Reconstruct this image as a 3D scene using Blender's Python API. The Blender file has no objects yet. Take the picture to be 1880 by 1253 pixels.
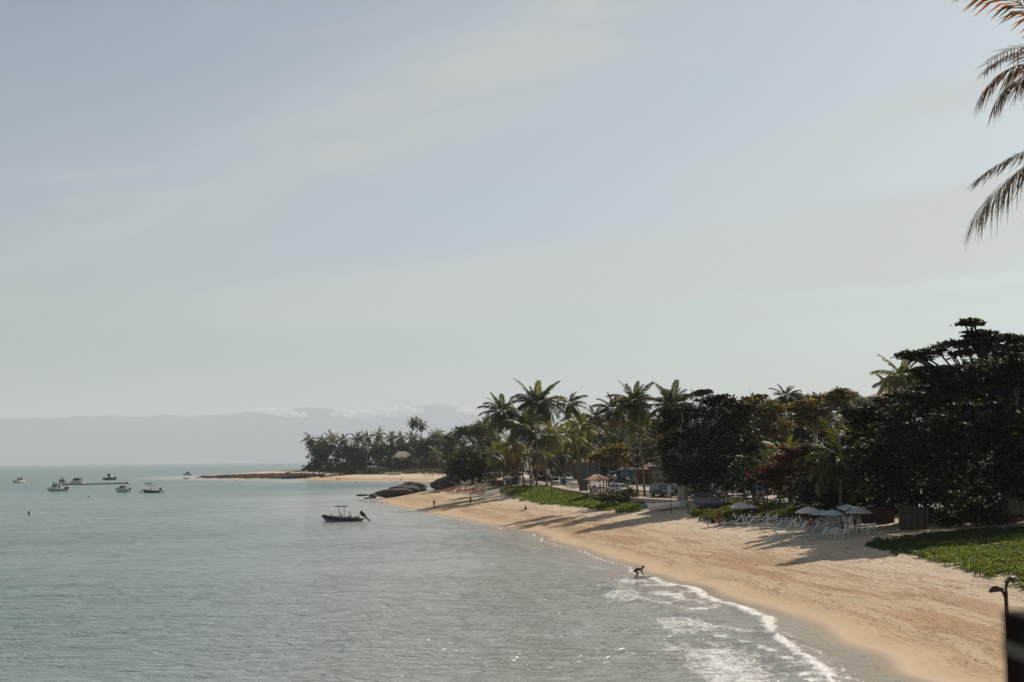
import bpy, math, random
import numpy as np
from mathutils import Vector, Matrix, Euler

# ------------------------------------------------------------------ camera
S = bpy.context.scene
COL = S.collection
F = 2611.0                      # focal length in photo pixels (50 mm, 36 mm wide)
HC = 9.4                        # eye height over the water
PITCH, ROLL = math.atan(216.5 / F), math.radians(0.613)
cam_d = bpy.data.cameras.new('camera')
cam = bpy.data.objects.new('camera', cam_d)
COL.objects.link(cam)
cam_d.lens = 50; cam_d.sensor_width = 36; cam_d.sensor_fit = 'HORIZONTAL'
cam_d.clip_start = 0.1; cam_d.clip_end = 90000
cam.matrix_world = (Matrix.Translation((0, 0, HC)) @ Matrix.Rotation(math.pi / 2 + PITCH, 4, 'X')
                    @ Matrix.Rotation(-ROLL, 4, 'Z'))
cam_d.dof.use_dof = True; cam_d.dof.focus_distance = 140; cam_d.dof.aperture_fstop = 2.2
S.camera = cam

# ------------------------------------------------------------------ sky, sun, exposure
SUN_EL, SUN_AZ = math.radians(38), math.radians(40)      # azimuth from +Y towards +X
world = bpy.data.worlds.new('World'); S.world = world; world.use_nodes = True
wn, wl = world.node_tree.nodes, world.node_tree.links
wn.clear()
def N(nodes, typ, **kw):
    n = nodes.new(typ)
    for k, v in kw.items(): setattr(n, k, v)
    return n
def M2(nodes, links, op, a, b=None, c=None, clamp=False):
    n = nodes.new('ShaderNodeMath'); n.operation = op; n.use_clamp = clamp
    for i, v in enumerate((a, b, c)):
        if v is None: continue
        if isinstance(v, (int, float)): n.inputs[i].default_value = v
        else: links.new(v, n.inputs[i])
    return n.outputs[0]
def SS(nodes, links, v, lo, hi, a=0.0, b=1.0):
    n = nodes.new('ShaderNodeMapRange'); n.interpolation_type = 'SMOOTHSTEP'
    links.new(v, n.inputs[0])
    for i, x in enumerate((lo, hi, a, b)): n.inputs[1 + i].default_value = x
    return n.outputs[0]
sky = N(wn, 'ShaderNodeTexSky', sky_type='NISHITA', sun_disc=False, sun_elevation=SUN_EL,
        sun_rotation=SUN_AZ, air_density=1.0, dust_density=1.0, ozone_density=1.2, altitude=10)
bg = N(wn, 'ShaderNodeBackground'); out = N(wn, 'ShaderNodeOutputWorld')
tc = N(wn, 'ShaderNodeTexCoord'); sx = N(wn, 'ShaderNodeSeparateXYZ')
wl.new(tc.outputs['Generated'], sx.inputs[0])
az = M2(wn, wl, 'ARCTAN2', sx.outputs[0], sx.outputs[1])
el = M2(wn, wl, 'ARCSINE', sx.outputs[2])
# thin cirrus: streaks that climb gently to the right
u = M2(wn, wl, 'ADD', az, M2(wn, wl, 'MULTIPLY', el, 0.25))
v = M2(wn, wl, 'SUBTRACT', el, M2(wn, wl, 'MULTIPLY', az, 0.19))
def wnoise(su, sv, det, seed, dist=0.0):
    c = N(wn, 'ShaderNodeCombineXYZ')
    wl.new(M2(wn, wl, 'MULTIPLY', u, su), c.inputs[0]); wl.new(M2(wn, wl, 'MULTIPLY', v, sv), c.inputs[1])
    c.inputs[2].default_value = seed
    n = N(wn, 'ShaderNodeTexNoise'); n.inputs['Scale'].default_value = 1; n.inputs['Detail'].default_value = det
    n.inputs['Roughness'].default_value = 0.55; n.inputs['Distortion'].default_value = dist
    wl.new(c.outputs[0], n.inputs['Vector']); return n.outputs['Fac']
n1 = wnoise(3.2, 13, 7, 1.3, 0.6); n2 = wnoise(1.3, 5, 5, 4.1, 0.3); n3 = wnoise(7, 44, 8, 8.7, 1.0)
def band(c0, slope, width, wob):
    cc = M2(wn, wl, 'ADD', M2(wn, wl, 'SUBTRACT', el, M2(wn, wl, 'MULTIPLY', az, slope)), -c0)
    cc = M2(wn, wl, 'ADD', cc, M2(wn, wl, 'MULTIPLY', M2(wn, wl, 'SUBTRACT', n1, 0.5), wob))
    q = M2(wn, wl, 'DIVIDE', cc, width)
    return M2(wn, wl, 'POWER', 2.718, M2(wn, wl, 'MULTIPLY', M2(wn, wl, 'MULTIPLY', q, q), -1.0))
wob = M2(wn, wl, 'ADD', M2(wn, wl, 'MULTIPLY', M2(wn, wl, 'SUBTRACT', n1, 0.5), 0.022), M2(wn, wl, 'MULTIPLY', M2(wn, wl, 'SUBTRACT', n3, 0.5), 0.020))
ew = M2(wn, wl, 'ADD', el, wob)
A1 = M2(wn, wl, 'MULTIPLY', SS(wn, wl, M2(wn, wl, 'SUBTRACT', ew, M2(wn, wl, 'MULTIPLY', az, .045)), .101, .110),
        SS(wn, wl, M2(wn, wl, 'SUBTRACT', ew, M2(wn, wl, 'MULTIPLY', az, .115)), .126, .146, 1.0, 0.0))
A2 = band(0.141, 0.112, 0.008, 0.012); A3 = band(0.131, 0.10, 0.024, 0.02)
B1 = band(0.285, 0.44, 0.042, 0.05); C1 = band(0.169, 0.215, 0.017, 0.02); D1 = band(0.222, 0.10, 0.006, 0.02); E1 = band(0.098, 0.02, 0.006, 0.015)
right = SS(wn, wl, az, 0.02, 0.30); left = SS(wn, wl, az, -0.30, -0.20, 1, 0); mid = SS(wn, wl, az, -0.34, -0.05)
tex = M2(wn, wl, 'ADD', M2(wn, wl, 'MULTIPLY', SS(wn, wl, n1, .3, .7), .7), M2(wn, wl, 'MULTIPLY', SS(wn, wl, n3, .35, .7), .6))
def acc(c, b, amp, gate=None):
    b = M2(wn, wl, 'MULTIPLY', b, amp)
    if gate is not None: b = M2(wn, wl, 'MULTIPLY', b, gate)
    return M2(wn, wl, 'ADD', c, b) if c is not None else b
cir = acc(None, A1, 1.0, mid); cir = acc(cir, A2, .75, mid); cir = acc(cir, A3, .40, right); cir = acc(cir, B1, .62); cir = acc(cir, C1, .75, right)
cir = acc(cir, D1, .5, left); cir = acc(cir, E1, .35, mid)
cir = M2(wn, wl, 'MULTIPLY', cir, M2(wn, wl, 'ADD', .45, tex))
cir = acc(cir, SS(wn, wl, n2, 0.42, 0.66), .14); cir = acc(cir, SS(wn, wl, n1, 0.50, 0.68), .16)
cir = M2(wn, wl, 'ADD', cir, M2(wn, wl, 'MULTIPLY', right, 0.05), clamp=True)
low = SS(wn, wl, el, 0.0, 0.085, 0.45, 0.0)            # the pale air near the horizon
side = SS(wn, wl, az, -0.42, -0.02, 0.6, 1.0)
veil = M2(wn, wl, 'ADD', M2(wn, wl, 'MULTIPLY', M2(wn, wl, 'MULTIPLY', cir, side), 0.62), low, clamp=True)
mx = N(wn, 'ShaderNodeMix', data_type='RGBA')
bl = N(wn, 'ShaderNodeMix', data_type='RGBA'); wl.new(SS(wn, wl, el, 0.0, 0.24), bl.inputs[0]); bl.inputs[6].default_value = (.74, .84, .93, 1); bl.inputs[7].default_value = (1, 1, 1, 1)
b2 = N(wn, 'ShaderNodeMix', data_type='RGBA', blend_type='MULTIPLY'); b2.inputs[0].default_value = 1; wl.new(sky.outputs[0], b2.inputs[6]); wl.new(bl.outputs[2], b2.inputs[7])
wl.new(veil, mx.inputs[0]); wl.new(b2.outputs[2], mx.inputs[6])
mx.inputs[7].default_value = (7.3, 6.95, 7.3, 1)
hs = N(wn, 'ShaderNodeHueSaturation'); hs.inputs['Saturation'].default_value = 0.72; hs.inputs['Value'].default_value = 1.0
wl.new(mx.outputs[2], hs.inputs['Color'])
tnt = N(wn, 'ShaderNodeMix', data_type='RGBA', blend_type='MULTIPLY'); tnt.inputs[0].default_value = 1
tnt.inputs[7].default_value = (.91, .94, .865, 1); wl.new(hs.outputs[0], tnt.inputs[6])
wl.new(tnt.outputs[2], bg.inputs[0]); bg.inputs[1].default_value = 0.080
wl.new(bg.outputs[0], out.inputs[0])

sun_d = bpy.data.lights.new('sun', 'SUN'); sun = bpy.data.objects.new('sun', sun_d); COL.objects.link(sun)
sun_d.energy = 4.9; sun_d.angle = math.radians(0.53); sun_d.color = (1.0, 0.90, 0.77)
TO_SUN = Vector((math.sin(SUN_AZ) * math.cos(SUN_EL), math.cos(SUN_AZ) * math.cos(SUN_EL), math.sin(SUN_EL)))
sun.rotation_euler = TO_SUN.to_track_quat('Z', 'Y').to_euler(); sun.location = (60, 60, 80)
S.view_settings.view_transform = 'Standard'; S.view_settings.look = 'None'
S.view_settings.exposure = 0.15; S.view_settings.gamma = 1.0; S.view_settings.use_curve_mapping = False
S.render.engine = 'CYCLES'
cy = S.cycles
cy.max_bounces = 6; cy.diffuse_bounces = 2; cy.glossy_bounces = 2; cy.transmission_bounces = 3
cy.volume_bounces = 1; cy.transparent_max_bounces = 12
cy.caustics_reflective = False; cy.caustics_refractive = False
cy.use_denoising = True; cy.sample_clamp_indirect = 4; cy.sample_clamp_direct = 10
cy.use_adaptive_sampling = True; cy.adaptive_threshold = 0.015

# ------------------------------------------------------------------ pixel -> place
CM = cam.matrix_world.copy(); CR = CM.to_3x3()
def ray(px, py):
    return (CR @ Vector(((px - 940) / F, -(py - 626.5) / F, -1))).normalized()
def at_z(px, py, z):
    d = ray(px, py); return Vector((0, 0, HC)) + d * ((z - HC) / d.z)
def at_d(px, py, D):
    d = ray(px, py); return Vector((0, 0, HC)) + d * (D / d.y)
def to_px(p):
    q = CM.inverted() @ Vector(p); return 940 + F * q.x / -q.z, 626.5 - F * q.y / -q.z

# ------------------------------------------------------------------ noise
_rs = np.random.RandomState(7); _TAB = _rs.rand(256, 256)
def vnoise(x, y):
    x = np.asarray(x, float); y = np.asarray(y, float)
    xi = np.floor(x).astype(int); yi = np.floor(y).astype(int); fx = x - xi; fy = y - yi
    fx = fx * fx * (3 - 2 * fx); fy = fy * fy * (3 - 2 * fy)
    a = _TAB[xi & 255, yi & 255]; b = _TAB[(xi + 1) & 255, yi & 255]
    c = _TAB[xi & 255, (yi + 1) & 255]; d = _TAB[(xi + 1) & 255, (yi + 1) & 255]
    return (a * (1 - fx) + b * fx) * (1 - fy) + (c * (1 - fx) + d * fx) * fy
def fbm(x, y, o=4):
    t = 0; a = 0.5; s = 0
    for i in range(o):
        t = t + a * vnoise(x * 2 ** i + 17 * i, y * 2 ** i + 31 * i); s += a; a *= 0.5
    return t / s
def sstep(v, a, b):
    t = np.clip((v - a) / (b - a), 0, 1); return t * t * (3 - 2 * t)

# ------------------------------------------------------------------ shoreline and ground height
shore = [(-30, -90), (-36, -30), (-30, 5), (-15, 22), (4, 30), (15, 38), (18, 47)]
for p in [(1685, 1253), (1633, 1227), (1593, 1201), (1550, 1184), (1512, 1164), (1463, 1148), (1405, 1131),
          (1340, 1106), (1240, 1069), (1180, 1052), (1120, 1030), (1060, 1010), (1000, 990), (940, 972), (880, 962),
          (820, 950), (760, 938), (700, 923), (684, 915.5)]:
    q = at_z(p[0], p[1], 0); shore.append((q.x, q.y))
shore += [(-31, 372), (-27, 400), (-27, 440), (-22, 470), (-4, 505), (4, 545), (-8, 585)]
for p in [(800, 885), (740, 883.5), (690, 883.5), (640, 883.5), (600, 882.5), (560, 881), (520, 879.8), (440, 880), (400, 879.3), (365, 877.5)]:
    q = at_z(p[0], p[1], 0); shore.append((q.x, q.y))
shore += [(-205, 900), (-206, 960), (-204, 1040), (-182, 1130), (-120, 1230), (-60, 1400), (60, 1600), (600, 2100)]
def chaikin(P, n):
    P = np.array(P, float)
    for _ in range(n):
        a, b = P[:-1], P[1:]
        P = np.vstack([P[:1], np.stack([a * .75 + b * .25, a * .25 + b * .75], 1).reshape(-1, 2), P[-1:]])
    return P
SH = chaikin(shore, 2)
SH_T = np.concatenate([[0], np.cumsum(np.hypot(*(SH[1:] - SH[:-1]).T))])
POLY = np.vstack([SH, [(5000, 2100), (5000, -90)]])
def shore_st(X, Y):
    """signed distance inland and distance along the shore"""
    X = np.asarray(X, float).ravel(); Y = np.asarray(Y, float).ravel()
    best = np.full(X.shape, 1e18); T = np.zeros(X.shape)
    for i in range(len(SH) - 1):
        a, b = SH[i], SH[i + 1]; d = b - a; L2 = d @ d
        t = np.clip(((X - a[0]) * d[0] + (Y - a[1]) * d[1]) / L2, 0, 1)
        q = (X - a[0] - t * d[0]) ** 2 + (Y - a[1] - t * d[1]) ** 2
        m = q < best; best[m] = q[m]; T[m] = SH_T[i] + t[m] * math.sqrt(L2)
    ins = np.zeros(X.shape, bool); j = len(POLY) - 1
    for i in range(len(POLY)):
        x1, y1 = POLY[i]; x2, y2 = POLY[j]
        if y1 != y2:
            ins ^= ((y1 > Y) != (y2 > Y)) & (X < (x2 - x1) * (Y - y1) / (y2 - y1) + x1)
        j = i
    s = np.sqrt(best) * np.where(ins, 1, -1)
    s = s + (0.55 * np.sin(T / 5.1 + 1) * np.sin(T / 17 + .4) + 0.35 * np.sin(T / 2.3 + 2 * np.sin(T / 9)) + 0.9 * (fbm(T / 11, T * 0, 3) - .5)) \
        * np.exp(-np.abs(s) / 12) * np.clip((T - 100) / 60, 0, 1)
    return s, T
PR_N = ([-400, -60, -20, 0, 4, 8, 16, 24, 32, 40, 60], [-4, -3, -1.2, 0, .55, 1.0, 2.05, 2.6, 3.1, 3.7, 4.0])
PR_M = ([-400, -60, -20, 0, 4, 8, 12, 16, 20, 23, 27], [-4, -3, -1.2, 0, .6, 1.15, 1.65, 2.1, 3.1, 3.75, 4.0])
PR_F = ([-400, -60, -20, 0, 10, 30, 55, 80], [-4, -3, -1, 0, 1.0, 2.1, 3.6, 4.0])
def ground_z(X, Y, flat=False):
    shp = np.shape(X); X = np.asarray(X, float).ravel(); Y = np.asarray(Y, float).ravel()
    s, T = shore_st(X, Y)
    wn_ = 1 - sstep(Y, 128, 165); wf = sstep(Y, 400, 470)
    z = wn_ * np.interp(s, *PR_N) + (1 - wn_ - wf) * np.interp(s, *PR_M) + wf * np.interp(s, *PR_F)
    rough = (1 - sstep(s, 19, 24)) * sstep(s, -1, 5)
    z = z + rough * ((fbm(X / 6, Y / 6, 3) - .5) * 0.22 + (fbm(X / .9, Y / .9, 3) - .5) * 0.09 * (Y < 200))
    z = z + 26 * sstep(s, 90, 420) * sstep(Y, 60, 300) * (0.6 + .8 * fbm(X / 160, Y / 160, 3)) * (1 - sstep(Y, 1300, 2200) * .8)
    head = 7.2 * np.clip(1.25 - np.hypot((X - 8) / 42, (Y + 14) / 46), 0, 1)          # headland under the terrace
    hh = head * sstep(s, -3, 8); z = np.where((hh > .01) & (hh > z), hh, z)
    return z.reshape(shp) if shp else float(z[0])
def gz(x, y): return float(ground_z(np.array([x]), np.array([y]))[0])
_tt = np.geomspace(30, 2200, 900)
def G(px, py):
    """the place on the ground seen at a pixel of the photograph"""
    d = ray(px, py); t = _tt / d.y
    X = d.x * t; Y = d.y * t; Z = HC + d.z * t
    g = np.maximum(ground_z(X, Y), 0.0)
    i = int(np.argmax(Z < g))
    if i == 0: i = len(t) - 1
    a = (Z[i - 1] - g[i - 1]) / max(1e-6, (Z[i - 1] - g[i - 1]) + (g[i] - Z[i])); tt = t[i - 1] + (t[i] - t[i - 1]) * a
    x, y = d.x * tt, d.y * tt
    return Vector((x, y, max(0.0, gz(x, y))))

# ------------------------------------------------------------------ materials
MATS = {}
def rgb(h):
    h = h.lstrip('#'); c = [int(h[i:i + 2], 16) / 255 for i in (0, 2, 4)]
    return tuple(((x / 12.92) if x <= .04045 else ((x + .055) / 1.055) ** 2.4) for x in c)
def mat(name, col, rough=0.6, metal=0.0, var=0.12, scale=3.0, bump=0.0, trans=0.0, spec=0.5, attr=None):
    if name in MATS: return MATS[name]
    m = bpy.data.materials.new(name); m.use_nodes = True; MATS[name] = m
    nt = m.node_tree; nd, lk = nt.nodes, nt.links; nd.clear()
    o = N(nd, 'ShaderNodeOutputMaterial'); p = N(nd, 'ShaderNodeBsdfPrincipled')
    p.inputs['Roughness'].default_value = rough; p.inputs['Metallic'].default_value = metal
    p.inputs['Specular IOR Level'].default_value = spec
    c = tuple(col)[:3]
    t = N(nd, 'ShaderNodeTexCoord'); n = N(nd, 'ShaderNodeTexNoise'); n.inputs['Scale'].default_value = scale
    n.inputs['Detail'].default_value = 5; lk.new(t.outputs['Object'], n.inputs['Vector'])
    mx = N(nd, 'ShaderNodeMix', data_type='RGBA')
    mx.inputs[6].default_value = (*[x * (1 - var) for x in c], 1); mx.inputs[7].default_value = (*[min(1, x * (1 + var)) for x in c], 1)
    lk.new(SS(nd, lk, n.outputs['Fac'], 0.3, 0.7), mx.inputs[0])
    colout = mx.outputs[2]
    if attr:
        a = N(nd, 'ShaderNodeAttribute'); a.attribute_name = attr
        colout = a.outputs['Color']
    lk.new(colout, p.inputs['Base Color'])
    if bump:
        b = N(nd, 'ShaderNodeBump'); b.inputs['Strength'].default_value = bump; b.inputs['Distance'].default_value = 0.05
        lk.new(n.outputs['Fac'], b.inputs['Height']); lk.new(b.outputs[0], p.inputs['Normal'])
    if trans:
        tr = N(nd, 'ShaderNodeBsdfTranslucent'); ms = N(nd, 'ShaderNodeMixShader'); ms.inputs[0].default_value = trans
        hs = N(nd, 'ShaderNodeHueSaturation'); hs.inputs['Value'].default_value = 1.7; hs.inputs['Saturation'].default_value = 1.15; hs.inputs['Hue'].default_value = 0.485
        lk.new(colout, hs.inputs['Color']); lk.new(hs.outputs[0], tr.inputs[0])
        lk.new(p.outputs[0], ms.inputs[1]); lk.new(tr.outputs[0], ms.inputs[2]); lk.new(ms.outputs[0], o.inputs[0])
    else: lk.new(p.outputs[0], o.inputs[0])
    return m

# ------------------------------------------------------------------ object helpers
class MB:
    def __init__(s): s.v = []; s.f = []; s.m = []
    def add(s, vs, fs, mi=0):
        o = len(s.v); s.v += [tuple(x) for x in vs]; s.f += [tuple(i + o for i in f) for f in fs]; s.m += [mi] * len(fs); return s
    def box(s, c, d, mi=0, rot=None, taper=1.0, bev=0.0):
        x, y, z = d[0] / 2, d[1] / 2, d[2] / 2
        P = [(-x, -y, -z), (x, -y, -z), (x, y, -z), (-x, y, -z), (-x * taper, -y * taper, z), (x * taper, -y * taper, z), (x * taper, y * taper, z), (-x * taper, y * taper, z)]
        R = rot if rot is not None else Matrix.Identity(3)
        if isinstance(R, (int, float)): R = Matrix.Rotation(R, 3, 'Z')
        P = [R @ Vector(p) + Vector(c) for p in P]
        return s.add(P, [(0, 3, 2, 1), (4, 5, 6, 7), (0, 1, 5, 4), (1, 2, 6, 5), (2, 3, 7, 6), (3, 0, 4, 7)], mi)
    def tube(s, pts, rad, n=6, mi=0, cap=True, sy=1.0):
        pts = [Vector(p) for p in pts]
        if isinstance(rad, (int, float)): rad = [rad] * len(pts)
        o = len(s.v); vs = []; ref = None
        for i, p in enumerate(pts):
            t = (pts[min(i + 1, len(pts) - 1)] - pts[max(i - 1, 0)]).normalized()
            if ref is None: ref = Vector((0, 0, 1)) if abs(t.z) < .9 else Vector((1, 0, 0))
            a = t.cross(ref).normalized(); b = a.cross(t).normalized(); ref = b
            for k in range(n):
                w = 2 * math.pi * k / n; vs.append(p + (a * math.cos(w) + b * math.sin(w) * sy) * rad[i])
        fs = []
        for i in range(len(pts) - 1):
            for k in range(n):
                fs.append((i * n + k, i * n + (k + 1) % n, (i + 1) * n + (k + 1) % n, (i + 1) * n + k))
        if cap: fs.append(tuple(range(n))[::-1]); fs.append(tuple((len(pts) - 1) * n + k for k in range(n)))
        return s.add(vs, fs, mi)
    def lathe(s, prof, c=(0, 0, 0), n=12, mi=0, sx=1, sy=1):
        vs = []; fs = []
        for r, z in prof:
            for k in range(n):
                w = 2 * math.pi * k / n; vs.append((c[0] + r * math.cos(w) * sx, c[1] + r * math.sin(w) * sy, c[2] + z))
        for i in range(len(prof) - 1):
            for k in range(n): fs.append((i * n + k, i * n + (k + 1) % n, (i + 1) * n + (k + 1) % n, (i + 1) * n + k))
        return s.add(vs, fs, mi)
    def grid(s, rows, mi=0, closed=False):
        m = len(rows[0]); vs = [p for r in rows for p in r]; fs = []
        for i in range(len(rows) - 1):
            for k in range(m if closed else m - 1):
                fs.append((i * m + k, i * m + (k + 1) % m, (i + 1) * m + (k + 1) % m, (i + 1) * m + k))
        return s.add(vs, fs, mi)
    def prism(s, poly, axis, a, b, mi=0):
        """poly: list of 2-d points; axis 'Y': poly in XZ, extruded from y=a to y=b"""
        n = len(poly)
        if axis == 'Y': P = [(x, a, z) for x, z in poly] + [(x, b, z) for x, z in poly]
        elif axis == 'X': P = [(a, x, z) for x, z in poly] + [(b, x, z) for x, z in poly]
        else: P = [(x, y, a) for x, y in poly] + [(x, y, b) for x, y in poly]
        return s.add(P, [tuple(range(n)), tuple(range(2 * n - 1, n - 1, -1))] + [(i, i + n, (i + 1) % n + n, (i + 1) % n) for i in range(n)], mi)
    def mesh(s, name, mats, smooth=False):
        me = bpy.data.meshes.new(name); me.from_pydata(s.v, [], s.f)
        for m in (mats if isinstance(mats, (list, tuple)) else [mats]): me.materials.append(m)
        me.polygons.foreach_set('material_index', s.m)
        if smooth: me.polygons.foreach_set('use_smooth', [True] * len(me.polygons))
        me.update(); return me
    def build(s, name, mats, parent=None, smooth=False, kind=None):
        return link(name, s.mesh(name, mats, smooth), parent, kind)
def link(name, data, parent=None, kind=None):
    o = bpy.data.objects.new(name, data); COL.objects.link(o)
    if parent: o.parent = parent
    if kind: o['kind'] = kind
    return o
def tag(o, label, cat, group=None):
    o['label'] = label; o['category'] = cat
    if group: o['group'] = group
    return o
def thing(name, label, cat, loc=(0, 0, 0), rz=0, group=None, scale=1):
    o = bpy.data.objects.new(name, None); COL.objects.link(o); o.empty_display_size = 0.3
    o.location = loc; o.rotation_euler = (0, 0, rz); o.scale = (scale,) * 3
    return tag(o, label, cat, group)
KIDS = {}
def copy_tree(o, parent=None):
    c = o.copy(); COL.objects.link(c)
    if parent: c.parent = parent
    for ch in kids(o): copy_tree(ch, c)
    return c
def kids(o):
    k = o.name
    if k not in KIDS: KIDS[k] = [x for x in bpy.data.objects if x.parent is o]
    return KIDS[k]
def fast_mesh(name, V, Fq, mats, colors=None, mi=None, smooth=False):
    """V (n,3), Fq (m,k) with k 3 or 4; colors per face"""
    me = bpy.data.meshes.new(name); V = np.asarray(V, np.float32); Fq = np.asarray(Fq, np.int32)
    k = Fq.shape[1]; me.vertices.add(len(V)); me.vertices.foreach_set('co', V.ravel())
    me.loops.add(Fq.size); me.loops.foreach_set('vertex_index', Fq.ravel())
    me.polygons.add(len(Fq)); me.polygons.foreach_set('loop_start', np.arange(0, Fq.size, k, dtype=np.int32))
    if smooth: me.polygons.foreach_set('use_smooth', np.ones(len(Fq), bool))
    for m in (mats if isinstance(mats, (list, tuple)) else [mats]): me.materials.append(m)
    me.update(calc_edges=True)
    if colors is not None:
        a = me.color_attributes.new('tint', 'FLOAT_COLOR', 'CORNER')
        c = np.ones((len(Fq), 4), np.float32); c[:, :3] = colors
        a.data.foreach_set('color', np.repeat(c, k, axis=0).ravel())
    return me
ORD = ['first', 'second', 'third', 'fourth', 'fifth', 'sixth', 'seventh', 'eighth', 'ninth', 'tenth', 'eleventh', 'twelfth',
       'thirteenth', 'fourteenth', 'fifteenth', 'sixteenth', 'seventeenth', 'eighteenth', 'nineteenth', 'twentieth']
for _a, _b in (('twenty', 'thirtieth'), ('thirty', 'fortieth'), ('forty', 'fiftieth'), ('fifty', 'sixtieth')): ORD += [_a + '-' + x for x in ORD[:9]] + [_b]
def order_labels(objs, fmt):
    for i, o in enumerate(sorted(objs, key=lambda o: to_px(o.location)[0])):
        o['label'] = fmt.format(ORD[i])

# ------------------------------------------------------------------ structure
# ---- terrain
def terrain_material():
    m = bpy.data.materials.new('sand and soil'); m.use_nodes = True; nt = m.node_tree; nd, lk = nt.nodes, nt.links; nd.clear()
    o = N(nd, 'ShaderNodeOutputMaterial'); p = N(nd, 'ShaderNodeBsdfPrincipled'); lk.new(p.outputs[0], o.inputs[0])
    uv = N(nd, 'ShaderNodeAttribute'); uv.attribute_name = 'shore'      # x = along the shore, y = inland, z = height
    sp = N(nd, 'ShaderNodeSeparateXYZ'); lk.new(uv.outputs['Vector'], sp.inputs[0]); T, s = sp.outputs[0], sp.outputs[1]
    tc = N(nd, 'ShaderNodeTexCoord'); P = tc.outputs['Object']
    def noise(vec, sc, det, ro=.55, dist=0.0):
        n = N(nd, 'ShaderNodeTexNoise'); n.inputs['Scale'].default_value = sc; n.inputs['Detail'].default_value = det
        n.inputs['Roughness'].default_value = ro; n.inputs['Distortion'].default_value = dist; lk.new(vec, n.inputs['Vector']); return n.outputs['Fac']
    def scaled(a, b):
        c = N(nd, 'ShaderNodeCombineXYZ'); lk.new(M2(nd, lk, 'MULTIPLY', T, a), c.inputs[0]); lk.new(M2(nd, lk, 'MULTIPLY', s, b), c.inputs[1]); return c.outputs[0]
    def mixc(f, a, b):
        x = N(nd, 'ShaderNodeMix', data_type='RGBA'); lk.new(f, x.inputs[0])
        for i, c in ((6, a), (7, b)):
            if isinstance(c, tuple): x.inputs[i].default_value = (*c, 1)
            else: lk.new(c, x.inputs[i])
        return x.outputs[2]
    streak = noise(scaled(.05, .55), 1, 7, .6, .8)
    streak2 = noise(scaled(.22, 1.5), 1, 8, .65, 1.6)
    fine = noise(P, 9, 6, .7); fleck = noise(P, 2.2, 8, .75, 1.0)
    warm = SS(nd, lk, M2(nd, lk, 'ADD', s, M2(nd, lk, 'MULTIPLY', streak, 7)), 9.5, 18)     # 0 = damp golden, 1 = dry pale
    col = mixc(warm, (.475, .335, .195), (.52, .415, .295))
    # bands of churned, browner sand in the middle of the beach
    mid = M2(nd, lk, 'MULTIPLY', SS(nd, lk, s, 1.8, 4.5), SS(nd, lk, s, 9, 14, 1, .15))
    ch = M2(nd, lk, 'MULTIPLY', mid, SS(nd, lk, streak, .47, .56))
    col = mixc(M2(nd, lk, 'MULTIPLY', ch, .75), col, (.31, .165, .055))
    fl = M2(nd, lk, 'MULTIPLY', SS(nd, lk, s, 1.2, 3.5), SS(nd, lk, s, 12, 20, 1, .12))
    fl = M2(nd, lk, 'MULTIPLY', fl, SS(nd, lk, M2(nd, lk, 'ADD', M2(nd, lk, 'MULTIPLY', streak2, .6), M2(nd, lk, 'MULTIPLY', fleck, .4)), .515, .60))
    col = mixc(M2(nd, lk, 'MULTIPLY', fl, .85), col, (.19, .09, .04))
    col = mixc(M2(nd, lk, 'MULTIPLY', SS(nd, lk, fine, .35, .7), .22), col, (.52, .415, .29))
    wet = SS(nd, lk, M2(nd, lk, 'ADD', s, M2(nd, lk, 'MULTIPLY', streak2, 1.2)), .5, 2.1, 1, 0)
    col = mixc(M2(nd, lk, 'MULTIPLY', wet, .72), col, (.27, .19, .125))
    soil = M2(nd, lk, 'MULTIPLY', SS(nd, lk, sp.outputs[2], 2.9, 3.6), 1.0)
    soilc = mixc(SS(nd, lk, noise(P, .35, 6, .6), .42, .58), (.16, .115, .07), (.05, .07, .025))
    col = mixc(soil, col, soilc)
    lk.new(col, p.inputs['Base Color'])
    lk.new(M2(nd, lk, 'SUBTRACT', .92, M2(nd, lk, 'MULTIPLY', SS(nd, lk, s, .2, 1.8, 1, 0), .62)), p.inputs['Roughness'])
    h = M2(nd, lk, 'ADD', M2(nd, lk, 'MULTIPLY', fleck, 1.0), M2(nd, lk, 'MULTIPLY', fine, .25))
    h = M2(nd, lk, 'ADD', h, M2(nd, lk, 'MULTIPLY', streak2, 1.4))
    # footprints: small dimples
    vo = N(nd, 'ShaderNodeTexVoronoi'); vo.inputs['Scale'].default_value = 1.6; lk.new(P, vo.inputs['Vector'])
    h = M2(nd, lk, 'ADD', h, M2(nd, lk, 'MULTIPLY', SS(nd, lk, vo.outputs['Distance'], .05, .28), 1.1))
    b = N(nd, 'ShaderNodeBump'); b.inputs['Distance'].default_value = .12
    lk.new(M2(nd, lk, 'MULTIPLY', SS(nd, lk, s, .8, 4.5, .05, 1), .8), b.inputs['Strength'])
    lk.new(h, b.inputs['Height']); lk.new(b.outputs[0], p.inputs['Normal'])
    return m
def grid_faces(nr, nc):
    i = np.arange(nr - 1)[:, None] * nc + np.arange(nc - 1)[None, :]
    i = i.ravel(); return np.stack([i, i + 1, i + nc + 1, i + nc], 1)
Yr = np.concatenate([np.linspace(-90, 44, 36), np.geomspace(47, 2400, 560)])
uu = np.concatenate([np.linspace(0, .62, 330), np.linspace(.625, 1, 40)])
Xg = (-.27 * np.maximum(Yr, 0) - 14 - 30 * (Yr < 45))[:, None] + uu[None, :] * (.9 * np.maximum(Yr, 0) + 110 + 30 * (Yr < 45))[:, None]
Yg = np.repeat(Yr[:, None], len(uu), 1)
Zg = ground_z(Xg, Yg); sg, Tg = shore_st(Xg, Yg)
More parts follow.
